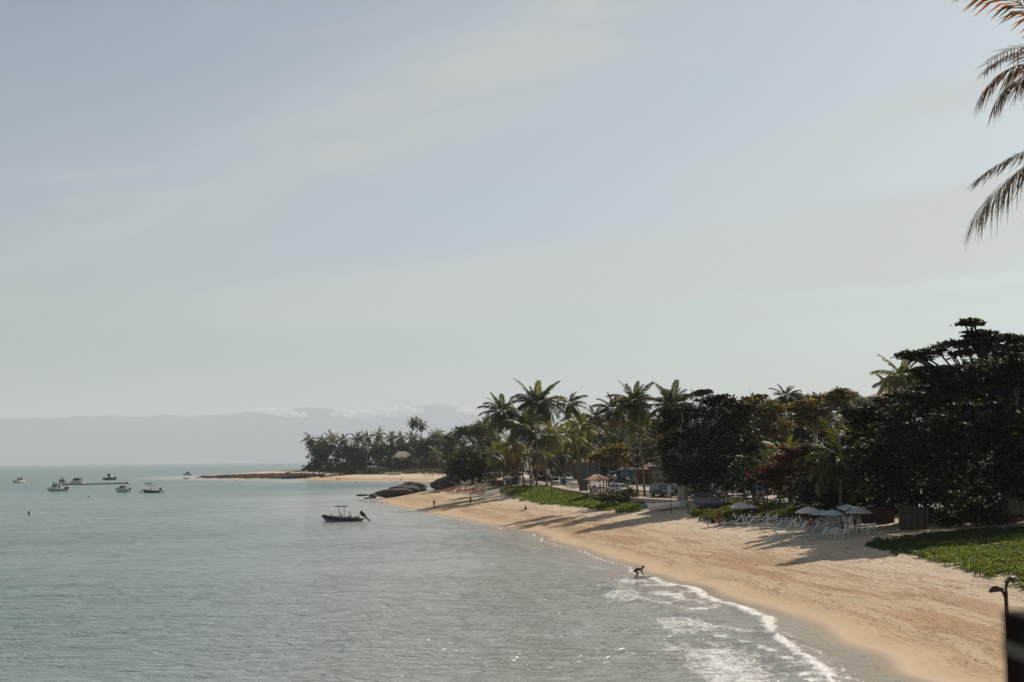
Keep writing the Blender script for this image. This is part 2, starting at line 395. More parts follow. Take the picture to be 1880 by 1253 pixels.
tm = fast_mesh('ground', np.stack([Xg.ravel(), Yg.ravel(), Zg.ravel()], 1), grid_faces(len(Yr), len(uu)), terrain_material(), smooth=True)
a = tm.attributes.new('shore', 'FLOAT_VECTOR', 'POINT'); a.data.foreach_set('vector', np.stack([Tg, sg, Zg.ravel()], 1).astype(np.float32).ravel())
link('ground', tm, kind='structure')

# ---- sea
def sea_material():
    m = bpy.data.materials.new('sea water'); m.use_nodes = True; nt = m.node_tree; nd, lk = nt.nodes, nt.links; nd.clear()
    o = N(nd, 'ShaderNodeOutputMaterial'); p = N(nd, 'ShaderNodeBsdfPrincipled')
    at = N(nd, 'ShaderNodeAttribute'); at.attribute_name = 'shore'
    sp = N(nd, 'ShaderNodeSeparateXYZ'); lk.new(at.outputs['Vector'], sp.inputs[0]); T, s, foam = sp.outputs
    tc = N(nd, 'ShaderNodeTexCoord'); sq = N(nd, 'ShaderNodeSeparateXYZ'); lk.new(tc.outputs['Object'], sq.inputs[0]); spos = sq.outputs[1]
    def noise(sx_, sy_, det, ro=.55, dist=0.0, sd=0, rot=0.0):
        mp = N(nd, 'ShaderNodeMapping'); mp.inputs['Scale'].default_value = (sx_, sy_, 1); mp.inputs['Location'].default_value = (sd, sd, sd)
        mp.inputs['Rotation'].default_value = (0, 0, rot)
        lk.new(tc.outputs['Object'], mp.inputs[0])
        n = N(nd, 'ShaderNodeTexNoise'); n.inputs['Scale'].default_value = 1; n.inputs['Detail'].default_value = det
        n.inputs['Roughness'].default_value = ro; n.inputs['Distortion'].default_value = dist; lk.new(mp.outputs[0], n.inputs['Vector']); return n.outputs['Fac']
    def mixc(f, a, b):
        x = N(nd, 'ShaderNodeMix', data_type='RGBA'); lk.new(f, x.inputs[0])
        for i, c in ((6, a), (7, b)):
            if isinstance(c, tuple): x.inputs[i].default_value = (*c, 1)
            else: lk.new(c, x.inputs[i])
        return x.outputs[2]
    big = noise(.012, .012, 4, .5, .5, 3); 
    shallow = SS(nd, lk, M2(nd, lk, 'ADD', s, M2(nd, lk, 'MULTIPLY', big, 26)), -42, 8)
    deep = mixc(SS(nd, lk, big, .35, .65), (.102, .172, .150), (.130, .198, .172))
    col = mixc(shallow, deep, (.335, .335, .305))
    edge = SS(nd, lk, s, -3.0, .3)
    col = mixc(M2(nd, lk, 'MULTIPLY', edge, .8), col, (.34, .28, .215))
    # foam: coverage attribute broken up by lacy noise
    lace = M2(nd, lk, 'ADD', M2(nd, lk, 'MULTIPLY', noise(2.6, 1.5, 8, .68, 1.4, 9), .7), M2(nd, lk, 'MULTIPLY', noise(.7, .5, 5, .6, 1.0, 5), .3))
    lace = M2(nd, lk, 'ADD', M2(nd, lk, 'MULTIPLY', lace, .82), M2(nd, lk, 'MULTIPLY', noise(7.5, 3.2, 5, .6, 2.0, 31), .18))
    thr = M2(nd, lk, 'SUBTRACT', .79, M2(nd, lk, 'MULTIPLY', foam, .43))
    fm = M2(nd, lk, 'DIVIDE', M2(nd, lk, 'SUBTRACT', lace, thr), .16, clamp=True)
    fm = M2(nd, lk, 'MULTIPLY', fm, SS(nd, lk, foam, .02, .2))
    col = mixc(fm, col, (.78, .76, .72))
    lk.new(col, p.inputs['Base Color'])
    p.inputs['IOR'].default_value = 1.33
    lk.new(M2(nd, lk, 'ADD', SS(nd, lk, M2(nd, lk, 'ABSOLUTE', spos), 120, 600, .11, .24), M2(nd, lk, 'MULTIPLY', fm, .5)), p.inputs['Roughness'])
    w1 = noise(.55, .95, 3, .55, .9, 0, .14); w2 = noise(.16, .30, 3, .5, .6, 7, -.12); w3 = noise(1.9, 2.8, 3, .6, .4, 2, .05)
    w1 = M2(nd, lk, 'SUBTRACT', 1.0, M2(nd, lk, 'MULTIPLY', M2(nd, lk, 'ABSOLUTE', M2(nd, lk, 'SUBTRACT', w1, .5)), 2.6))
    h = M2(nd, lk, 'ADD', M2(nd, lk, 'MULTIPLY', w1, .55), M2(nd, lk, 'MULTIPLY', w2, .9))
    h = M2(nd, lk, 'ADD', h, M2(nd, lk, 'MULTIPLY', w3, .13))
    h = M2(nd, lk, 'ADD', h, M2(nd, lk, 'MULTIPLY', fm, .10))
    b = N(nd, 'ShaderNodeBump'); b.inputs['Distance'].default_value = .62
    gust = SS(nd, lk, noise(.02, .035, 3, .5, .4, 12), .35, .65, .55, 1.0)
    calm = SS(nd, lk, s, -1.6, .2, 1.0, .15)
    lk.new(M2(nd, lk, 'MULTIPLY', M2(nd, lk, 'MULTIPLY', gust, calm), .85), b.inputs['Strength'])
    lk.new(h, b.inputs['Height']); lk.new(b.outputs[0], p.inputs['Normal'])
    lk.new(p.outputs[0], o.inputs[0]); return m
Yw = np.concatenate([np.linspace(-3000, 20, 12), np.geomspace(26, 2500, 900), np.geomspace(2600, 31000, 60)])
hw = .42 * np.maximum(Yw, 0) + 12
uw = np.concatenate([-np.geomspace(8, 1.15, 8), np.linspace(-1, 1, 380), np.geomspace(1.15, 8, 8)])
Xw = hw[:, None] * uw[None, :]
ext = np.abs(uw)[None, :] > 1
Xw = np.where(ext, np.sign(uw)[None, :] * (hw[:, None] + (np.abs(uw)[None, :] - 1) * (np.abs(Yw)[:, None] * .12 + 450)), Xw)
Ygw = np.repeat(Yw[:, None], len(uw), 1)
sw, Tw = shore_st(Xw, Ygw); sw2 = sw.reshape(Xw.shape); Tw2 = Tw.reshape(Xw.shape)
near = 1 - sstep(Ygw, 250, 700)
chop = (fbm(Xw / 2.2, Ygw / 1.3, 3) - .5) * .16 + (fbm(Xw / 9 + 5, Ygw / 5, 2) - .5) * .16
# two low swells running in along the shore, the inner one just breaking
def ridge(s0, w, amp, per):
    c = s0 + 1.4 * (fbm(Tw2 / 14 + s0, Tw2 * 0 + s0, 3) - .5) * 2
    return amp * np.exp(-((sw2 - c) / w) ** 2) * sstep(fbm(Tw2 / per + 3 * s0, Tw2 * 0, 2), .35, .6)
swell = ridge(-5.5, .9, .22, 22) + ridge(-13, 1.6, .16, 30) + ridge(-24, 2.4, .14, 40)
Zw = (chop * sstep(-sw2, 0, 7) + swell * sstep(-sw2, .5, 4)) * near
# foam coverage
fT = fbm(Tw2 / 7, sw2 / 3.0, 4)
near_s = 1 - sstep(Ygw, 95, 170)
foam = (.95 - .42 * (1 - sstep(Ygw, 84, 100))) * np.exp(-((sw2 + .25) / .42) ** 2)                                              # the swash edge
foam = np.maximum(foam, np.exp(-((sw2 + 1.6 + 1.5 * (fbm(Tw2 / 6, sw2 * 0 + 2, 3) - .3)) / .38) ** 2) * .75 * sstep(fbm(Tw2 / 9, Tw2 * 0 + 8, 2), .4, .55))
foam = np.maximum(foam, sstep(swell, .11, .22) * .5)
foam = np.maximum(foam, near_s * np.exp(-((sw2 + 6.5) / 3.6) ** 2) * sstep(fT, .30, .60) * .82)
foam = np.maximum(foam, (1 - sstep(Ygw, 72, 100)) * np.exp(-((sw2 + 7.0) / 3.8) ** 2) * sstep(fT, .22, .55) * .88)
foam = np.maximum(foam, .66 * np.exp(-((sw2 + 3.2) / 3.2) ** 2) * sstep(fT, .36, .62) * (1 - sstep(Ygw, 300, 420)))
def line_d(pts):
    d = np.full(Xw.shape, 1e9)
    Q = chaikin([tuple(at_z(x, y, 0))[:2] for x, y in pts], 2)
    for i in range(len(Q) - 1):
        a_, b_ = Q[i], Q[i + 1]; e = b_ - a_; t = np.clip(((Xw - a_[0]) * e[0] + (Ygw - a_[1]) * e[1]) / (e @ e), 0, 1)
        d = np.minimum(d, np.hypot(Xw - a_[0] - t * e[0], (Ygw - a_[1] - t * e[1])))
    return d
d1 = line_d([(1340, 1108), (1377, 1126), (1412, 1136), (1408, 1152), (1424, 1170), (1450, 1192), (1490, 1214), (1515, 1236), (1525, 1262)])
vw = .18 + .75 * sstep(fbm(Xw / 1.3, Ygw / 1.6, 3), .3, .7)
foam = np.maximum(foam, 1.0 * np.exp(-(d1 / vw) ** 2))
zone = (1 - sstep(Ygw, 108, 135)) * sstep(Ygw, 80, 90)
foam = np.maximum(foam, zone * 1.0 * np.exp(-((sw2 + .55) / (.25 + vw * .9)) ** 2))
foam = np.maximum(foam, zone * .66 * sstep(-sw2, 0, .8) * (1 - sstep(-sw2, 3, 7)) * (.45 + .9 * sstep(fbm(Xw / 1.1 + 7, Ygw / 1.8, 4), .35, .65))); Zw += .10 * np.exp(-(d1 / .5) ** 2)
d2 = line_d([(1290, 1160), (1340, 1172), (1385, 1186), (1430, 1200), (1470, 1235), (1495, 1262)])
foam = np.maximum(foam, (.5 + .5 * sstep(fbm(Xw / .9, Ygw / 1.2, 3), .35, .6)) * np.exp(-(d2 / (.35 + vw)) ** 2) * .95); Zw += .08 * np.exp(-(d2 / .8) ** 2)
d4 = line_d([(1240, 1140), (1290, 1150), (1345, 1158), (1400, 1163), (1425, 1172)])
foam = np.maximum(foam, (.35 + .6 * sstep(fbm(Xw / .8 + 3, Ygw / 1.2, 3), .35, .6)) * np.exp(-(d4 / (.25 + vw)) ** 2) * .9); Zw += .10 * np.exp(-(d4 / .8) ** 2)
d5 = line_d([(1435, 1160), (1460, 1168), (1490, 1184)])
foam = np.maximum(foam, .8 * np.exp(-(d5 / .22) ** 2))
d3 = line_d([(885, 1256), (905, 1236), (925, 1210), (932, 1190), (922, 1165)])
foam = np.maximum(foam, .62 * np.exp(-(d3 / .35) ** 2)); Zw += .07 * np.exp(-(d3 / .6) ** 2)
foam *= (sw2 < 1.5)
sm = fast_mesh('sea', np.stack([Xw.ravel(), Ygw.ravel(), Zw.ravel()], 1), grid_faces(len(Yw), len(uw)), sea_material(), smooth=True)
a = sm.attributes.new('shore', 'FLOAT_VECTOR', 'POINT'); a.data.foreach_set('vector', np.stack([Tw, sw, foam.ravel()], 1).astype(np.float32).ravel())
link('sea', sm, kind='structure')

# ---- hills across the channel
HD = 26500.0
rid = [(-2600, 775), (-1200, 760), (-500, 766), (0, 768), (100, 768), (132, 765), (200, 764), (262, 766), (298, 761), (330, 765), (380, 763), (420, 761), (460, 757), (520, 752), (560, 749),
       (600, 751), (640, 759), (700, 754), (760, 748), (800, 742), (830, 746), (880, 755), (960, 750), (1100, 742), (1300, 752), (1600, 758), (1900, 745), (2600, 760), (4200, 775)]
hx = np.linspace(-2500, 4100, 900); hy = np.interp(hx, [p[0] for p in rid], [p[1] for p in rid])
X0 = (hx - 940) / F * HD; Ht = (853 - .0107 * hx - hy) / F * HD + HC
Ht = Ht * (1 + .03 * (fbm(hx / 13, hx * 0, 4) - .5))
fr = np.concatenate([np.linspace(0, 1, 22), [1.25, 1.6]]); V = []
for f in fr:
    hgt = Ht * (np.minimum(f, 1) ** 1.35) * (1 - .5 * max(0, f - 1))
    gul = (fbm(X0 / 900 + 3, X0 * 0 + f * 3, 5) - .5) * 300 * math.sin(math.pi * min(f, 1))
    V.append(np.stack([X0 * (1 + .0 * f), HD - 2600 * (1 - f) + gul * 1.5, np.maximum(hgt + gul, -3) if f > 0 else hgt * 0 - 3], 1))
V = np.concatenate(V)
hm = fast_mesh('hills', V, grid_faces(len(fr), len(hx)), mat('forested hill', (.045, .065, .05), .9, var=.3, scale=.002), smooth=True)
link('hills', hm, kind='structure')

# ---- clouds caught on the ridge
import bmesh
def cloud_material():
    m = bpy.data.materials.new('cloud'); m.use_nodes = True; nd, lk = m.node_tree.nodes, m.node_tree.links; nd.clear()
    o = N(nd, 'ShaderNodeOutputMaterial'); d = N(nd, 'ShaderNodeBsdfDiffuse'); t = N(nd, 'ShaderNodeBsdfTransparent'); x = N(nd, 'ShaderNodeMixShader')
    tr = N(nd, 'ShaderNodeBsdfTranslucent'); y = N(nd, 'ShaderNodeMixShader'); y.inputs[0].default_value = .5
    d.inputs[0].default_value = (.95, .95, .95, 1); tr.inputs[0].default_value = (.95, .95, .95, 1)
    tc = N(nd, 'ShaderNodeTexCoord'); n = N(nd, 'ShaderNodeTexNoise'); n.inputs['Scale'].default_value = .0035; n.inputs['Detail'].default_value = 5
    lk.new(tc.outputs['Object'], n.inputs['Vector']); lk.new(SS(nd, lk, n.outputs['Fac'], .36, .66, 0.05, .8), x.inputs[0])
    lk.new(d.outputs[0], y.inputs[1]); lk.new(tr.outputs[0], y.inputs[2])
    lk.new(t.outputs[0], x.inputs[1]); lk.new(y.outputs[0], x.inputs[2]); lk.new(x.outputs[0], o.inputs[0]); return m
CLOUDM = cloud_material()
def puff_cloud(px0, px1, py, hpx, seed, label, slope=0.0):
    rr = random.Random(seed); D = 23500.0; bm = bmesh.new()
    n = int(7 + (px1 - px0) / 5)
    c0 = at_d((px0 + px1) / 2, py, D)
    for i in range(n):
        t = (i + rr.random()) / n; k = math.sin(math.pi * t) ** .6
        p = at_d(px0 + (px1 - px0) * t, py + slope * (t - .5) + rr.uniform(-.5, .5) * hpx * k, D) - c0
        p.y += rr.uniform(-250, 250)
        r = max(hpx / F * D * rr.uniform(.35, .75) * (.35 + .65 * k), (px1 - px0) / n / F * D * .9)
        mt = Matrix.Translation(p) @ Matrix.Diagonal((r * rr.uniform(1.2, 2.2), r * 1.4, r * rr.uniform(.5, .8), 1))
        bmesh.ops.create_icosphere(bm, subdivisions=3, radius=1, matrix=mt)
    bmesh.ops.create_icosphere(bm, subdivisions=4, radius=1, matrix=Matrix.Rotation(math.atan2(slope, px1 - px0), 4, 'Y') @ Matrix.Diagonal(((px1 - px0) / 2 / F * D * .95, 260, max(60, hpx / F * D * .22), 1)))
    for v_ in bm.verts:
        q = v_.co; v_.co += v_.normal * (float(fbm(q.x / 90 + 4, (q.z + q.y * .4) / 60, 4)) - .5) * 110
    me = bpy.data.meshes.new('cloud'); bm.to_mesh(me); bm.free(); me.materials.append(CLOUDM)
    for pl in me.polygons: pl.use_smooth = True
    o = link('cloud', me); o.location = c0; tag(o, label, 'cloud', 'clouds caught on the far ridge')
puff_cloud(470, 548, 757, 9, 1, 'long white cloud on the ridge left of the twin summits', 8)
puff_cloud(612, 700, 762, 14, 2, 'largest white cloud lying across the ridge behind the palm point', 4)
puff_cloud(690, 775, 757, 11, 3, 'white cloud on the ridge just left of the highest summit', -4)
puff_cloud(838, 900, 757, 8, 4, 'white cloud on the slope right of the highest summit', 6)
puff_cloud(550, 562, 763, 5, 5, 'tiny white cloud below the left summit of the hills', 0)

# ---- the air
hz = MB(); hz.box((0, 15300, 497), (34000, 32400, 1006)); ho = hz.build('haze', [], kind='stuff')
hm_ = bpy.data.materials.new('haze'); hm_.use_nodes = True; nd, lk = hm_.node_tree.nodes, hm_.node_tree.links; nd.clear()
o_ = N(nd, 'ShaderNodeOutputMaterial'); pv = N(nd, 'ShaderNodeVolumePrincipled')
pv.inputs['Color'].default_value = (.79, .84, .93, 1); pv.inputs['Density'].default_value = 6.3e-5; pv.inputs['Anisotropy'].default_value = 0.1
lk.new(pv.outputs[0], o_.inputs['Volume']); ho.data.materials.append(hm_)
# ------------------------------------------------------------------ street, pavement, retaining kerb
ROAD = chaikin([(68, 70), (56, 115), (42, 155), (32, 190), (23.5, 235), (17.5, 280), (16.5, 330), (17, 400), (22, 500), (34, 640)], 3)
PATH = chaikin([(27.5, 165), (21.5, 190), (14.2, 220), (9.5, 255), (6.5, 300), (4.5, 350)], 3)
def ribbon(name, P, w, z, th, m, kind='structure', u0=0, u1=1e9):
    L = np.concatenate([[0], np.cumsum(np.hypot(*(P[1:] - P[:-1]).T))]); mb = MB(); rows = []
    g = ground_z(P[:, 0], P[:, 1]); g = np.convolve(np.pad(g, 6, 'edge'), np.ones(13) / 13, 'valid'); dz = z - 4
    for i, p in enumerate(P):
        if not (u0 <= L[i] <= u1): continue
        t = P[min(i + 1, len(P) - 1)] - P[max(i - 1, 0)]; t = t / np.hypot(*t); n = np.array([t[1], -t[0]])
        a, b = p - n * w / 2, p + n * w / 2
        z = max(g[i], gz(a[0], a[1]), gz(b[0], b[1])) + dz if w > 1 else g[i] + dz
        rows.append([(a[0], a[1], min(z - .1, gz(a[0], a[1]) - .3)), (a[0], a[1], z), (b[0], b[1], z), (b[0], b[1], min(z - .1, gz(b[0], b[1]) - .3))])
    mb.grid(rows); return mb.build(name, m, kind=kind)
asph = mat('worn pale asphalt', (.30, .265, .225), .9, var=.18, scale=.6, bump=.2)
ribbon('road', ROAD, 8.2, 4.07, 1.2, asph)
ribbon('pavement', PATH, 3.0, 4.13, 1.6, mat('pinkish paving', (.36, .27, .22), .9, var=.12, scale=1.2))
kerb_m = mat('kerb concrete', (.38, .36, .32), .85)
def offset(P, d):
    t = np.gradient(P, axis=0); t /= np.hypot(*t.T)[:, None]; return P + np.stack([t[:, 1], -t[:, 0]], 1) * d
ribbon('kerb', offset(ROAD, -4.3), .3, 4.2, 1.3, kerb_m); ribbon('kerb', offset(ROAD, 4.3), .3, 4.2, 1.3, kerb_m)

# ------------------------------------------------------------------ leaves
def leaf_mat(name, cols, trans=.25, rough=.45, spec=.5):
    m = mat(name, cols[0], rough, attr='tint', trans=trans, spec=spec); m['cols'] = 0; return m
LEAF = leaf_mat('broad leaves', [(.05, .07, .02)], .30, .55, .14)
def tint(rs, n, cols, wts, jit=.25):
    c = np.array(cols, float)[rs.choice(len(cols), n, p=np.array(wts) / sum(wts))]
    return c * (1 + jit * (rs.rand(n, 1) * 2 - 1))
def leaves_at(rs, P, size, flat=.6, elong=1.7):
    """one leaf (kite quad) per point; flat 0 = any direction, 1 = lying level"""
    n = len(P); az_ = rs.rand(n) * 2 * math.pi
    nrm = rs.randn(n, 3) * (1 - flat * .75); nrm[:, 2] = np.abs(nrm[:, 2]) + flat; nrm /= np.linalg.norm(nrm, axis=1)[:, None]
    d = np.stack([np.cos(az_), np.sin(az_), np.zeros(n)], 1); d -= nrm * (d * nrm).sum(1)[:, None]; d /= np.linalg.norm(d, axis=1)[:, None]
    s_ = np.cross(nrm, d); L = size * (.6 + .8 * rs.rand(n, 1)); W = L / elong
    a = P - d * L * .5; c = P + d * L * .5; b = P + s_ * W * .5 + d * L * .08; e = P - s_ * W * .5 + d * L * .08
    V = np.stack([a, e, c, b], 1).reshape(-1, 3)
    return V, np.arange(4 * n).reshape(n, 4)
def ellipsoid_clumps(rs, c, r, n, spread, per, shell=.55, flat=.35, low_cut=-1.0):
    d = rs.randn(n, 3); d /= np.linalg.norm(d, axis=1)[:, None]
    d[:, 2] = np.where(d[:, 2] < low_cut, -d[:, 2], d[:, 2])
    k = (shell + (1 - shell) * rs.rand(n, 1)) * (1 + .16 * rs.randn(n, 1))
    C = np.array(c) + d * k * np.array(r)
    off = rs.randn(n, per, 3) * spread * np.array([1, 1, flat])
    return (C[:, None, :] + off).reshape(-1, 3), np.repeat(rs.rand(n), per)
BARK = mat('grey brown bark', (.12, .095, .07), .9, var=.35, scale=4, bump=.4)
PALE_BARK = mat('pale bark', (.34, .30, .25), .9, var=.25, scale=4, bump=.3)
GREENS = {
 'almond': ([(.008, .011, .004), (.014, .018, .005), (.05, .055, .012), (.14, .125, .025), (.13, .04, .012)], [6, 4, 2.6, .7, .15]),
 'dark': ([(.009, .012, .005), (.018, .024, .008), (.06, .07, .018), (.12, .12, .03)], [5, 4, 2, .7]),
 'mid': ([(.028, .038, .013), (.045, .058, .017), (.08, .095, .025)], [5, 4, 1.5]),
 'yellow': ([(.20, .15, .025), (.12, .12, .025), (.06, .07, .02), (.24, .11, .02)], [4, 4, 3, 1.5]),
 'red': ([(.20, .028, .014), (.10, .022, .012), (.035, .04, .014), (.15, .09, .02)], [3, 2, 5, 1.5]),
 'olive': ([(.07, .075, .03), (.10, .10, .04), (.045, .055, .02)], [4, 3, 4]),
 'hill': ([(.05, .065, .028), (.07, .085, .035), (.09, .09, .04)], [4, 3, 1]),
}
def broad_tree(name, label, base, blobs, green, D=None, seed=0, leaf=None, trunk_r=.3, tiers=False, bark=None, group=None,
               cat='tree', density=1.0, trunks=1, flat=.35, depth=1.0, limb_n=5):
    """blobs: (px, py, half width px, half height px[, forward metres]) seen at the tree's distance"""
    rs = np.random.RandomState(seed + 100); rr = random.Random(seed)
    base = Vector(base); D = D or base.y; leaf = leaf or max(.22, D * .00125)
    t = thing(name, label, cat, base, group=group)
    Ps = []; Ks = []; cs = []
    for bl in blobs:
        px, py, rx, ry = bl[:4]; fwd = bl[4] if len(bl) > 4 else 0
        Dd = D - fwd; c = at_d(px, py, Dd) - base; r = (rx / F * Dd, rx / F * Dd * depth, ry / F * Dd)
        cs.append((c, r)); area = 4 * math.pi * ((r[0] * r[1]) ** 1.6 / 3 + 2 * (r[0] * r[2]) ** 1.6 / 3) ** (1 / 1.6)
        sp = leaf * 2.2; n = max(8, int(area / (sp * sp * 1.15) * density)); per = 13
        p, k = ellipsoid_clumps(rs, c, r, n, sp * .5, per, shell=.62, flat=flat)
        Ps.append(p); Ks.append(k)
    if tiers:          # horizontal leafy branches that poke out of the outline
        for (c, r) in cs:
            for _ in range(int(10 * density)):
                a_ = rs.rand() * 6.28; zz = c.z + r[2] * rs.uniform(-.5, .95); k = math.sqrt(max(.05, 1 - ((zz - c.z) / r[2]) ** 2))
                d = np.array([math.cos(a_), math.sin(a_), .06]); L = rs.uniform(.75, 1.22); q = rs.rand(260) ** .6 * L * k
                q2 = np.array([c.x, c.y, zz]) + d * q[:, None] * np.array([r[0], r[1], r[0]]) + rs.randn(260, 3) * np.array([.5, .5, .11]) * leaf * 2.2
                Ps.append(q2); Ks.append(np.full(260, rs.rand()))
    P = np.concatenate(Ps); K = np.concatenate(Ks)
    zmin = gz(base.x, base.y) - base.z + .1; keep = (P[:, 2] > zmin) & (fbm(P[:, 0] / (leaf * 5) + P[:, 1] / (leaf * 9) + seed, P[:, 2] / (leaf * 3.2) + P[:, 1] / (leaf * 6), 2) > .35); P = P[keep]; K = K[keep]
    V, Fq = leaves_at(rs, P, leaf * 1.35, flat=.55 if tiers else .3)
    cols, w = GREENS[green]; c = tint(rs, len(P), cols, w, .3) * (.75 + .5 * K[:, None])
    o = link('foliage', fast_mesh('foliage', V, Fq, LEAF, c), t, 'stuff')
    mb = MB(); bk = bark or BARK
    for q in range(trunks):
        bx, by = (rr.uniform(-1.3, 1.3), rr.uniform(-1, 1)) if q else (0, 0)
        cc, r0 = cs[q % len(cs)]
        fork = Vector((bx * .6 + cc.x * .35, by * .6 + cc.y * .35, max(1.2, (cc.z - r0[2] * .55) * .75)))
        mb.tube([(bx, by, -.4), (bx * .9 + .1 * cc.x, by * .9, fork.z * .5), fork], [trunk_r * 1.25, trunk_r * .95, trunk_r * .8], 9)
        for (c, r) in cs[q::trunks]:
            for j in range(limb_n):
                e = c + Vector((rr.uniform(-.75, .75) * r[0], rr.uniform(-.75, .75) * r[1], rr.uniform(-.3, .6) * r[2]))
                m_ = fork.lerp(e, .5) + Vector((rr.uniform(-.4, .4), rr.uniform(-.4, .4), .06 * (e - fork).length))
                mb.tube([fork - Vector((0, 0, .2)), m_, e], [trunk_r * .55, trunk_r * .3, trunk_r * .1], 6)
    mb.build('trunk', bk, t, smooth=True)
    return t

# ------------------------------------------------------------------ palms
FROND_M = leaf_mat('palm leaflets', [(0, 0, 0)], .30, .5, .25)
def frond_mesh(e0, bend, nl=24, L=1.0, seed=0, cols=None, wts=None, droop=.5, width=.030, leaf_l=.25, rach=.009, twist=0.0):
    """unit-length pinnate leaf rising from the origin towards +X"""
    rs = np.random.RandomState(seed); ns = 14; pts = []; p = np.zeros(3)
    for i in range(ns + 1):
        t = i / ns; a = e0 - bend * t ** 1.35; pts.append((p.copy(), a))
        p = p + np.array([math.cos(a), .03 * twist * t, math.sin(a)]) * L / ns
    V = []; Q = []; C = []
    cols = cols or [(.045, .060, .014), (.065, .085, .018), (.10, .115, .022)]; wts = wts or [5, 4, 2]
    def at(t):
        x = t * ns; i = min(int(x), ns - 1); f = x - i
        return pts[i][0] * (1 - f) + pts[i + 1][0] * f, pts[i][1] * (1 - f) + pts[i + 1][1] * f
    rc = np.array((.13, .13, .04))
    for i in range(ns):                                   # midrib: a thin triangular strip
        (a, aa), (b, ba) = pts[i], pts[i + 1]; ra = rach * (1.4 - 1.2 * i / ns); rb = rach * (1.4 - 1.2 * (i + 1) / ns)
        for sgn in (-1, 1):
            o = len(V); V += [a + [0, sgn * ra, 0], b + [0, sgn * rb, 0], b + [0, 0, -rb * 1.2], a + [0, 0, -ra * 1.2]]
            Q.append((o, o + 1, o + 2, o + 3)); C.append(rc)
    for side in (-1, 1):
        for k in range(nl):
            t = .16 + .84 * (k + .3 * rs.rand()) / nl; q, a = at(t)
            tan = np.array([math.cos(a), 0, math.sin(a)]); up = np.array([-math.sin(a), 0, math.cos(a)])
            l = leaf_l * (math.sin(math.pi * (.10 + .84 * t)) ** .55) * (.85 + .3 * rs.rand()); fw = .35 + .75 * t
            d = np.array([0, side, 0]) + tan * fw + up * (.25 - .3 * rs.rand()); d /= np.linalg.norm(d)
            dr = droop * (.6 + .8 * rs.rand())
            m = q + d * l * .5 + np.array([0, 0, -dr * l * .16]); e = q + d * l * .9 + np.array([0, 0, -dr * l * .62])
            wv = tan * width * .5 * (.8 + .4 * rs.rand()); c = np.array(cols)[rs.choice(len(cols), p=np.array(wts) / sum(wts))] * (.8 + .4 * rs.rand())
            o = len(V); V += [q - wv * .5, q + wv * .5, m + wv, m - wv, e + wv * .12, e - wv * .12]
            Q += [(o, o + 1, o + 2, o + 3), (o + 3, o + 2, o + 4, o + 5)]; C += [c, c]
    return fast_mesh('frond', np.array(V), np.array(Q), FROND_M, np.array(C))
GRN = dict(cols=[(.022, .030, .008), (.038, .050, .012), (.075, .088, .018)], wts=[5, 4, 2])
YEL = dict(cols=[(.12, .13, .025), (.19, .18, .04), (.07, .085, .02)], wts=[4, 3, 3])
OLD = dict(cols=[(.20, .13, .03), (.15, .09, .03), (.08, .08, .02)], wts=[3, 3, 3])
def frond_set(kw, nl, wd, seed):
    return [frond_mesh(0, .55, nl, seed=seed, width=wd, droop=.6, leaf_l=.21, **kw), frond_mesh(0, .95, nl, seed=seed + 1, width=wd, droop=1.0, **kw),
            frond_mesh(0, 1.25, nl, seed=seed + 2, width=wd, droop=1.2, **kw)]
FR = {'green': frond_set(GRN, 34, .036, 1), 'yellow': frond_set(YEL, 34, .036, 11), 'old': frond_set(OLD, 20, .028, 21),
      'far': frond_set(GRN, 16, .065, 31), 'faryellow': frond_set(YEL, 16, .065, 41)}
PTRUNK = mat('palm trunk', (.135, .115, .09), .9, var=.3, scale=5, bump=.4)
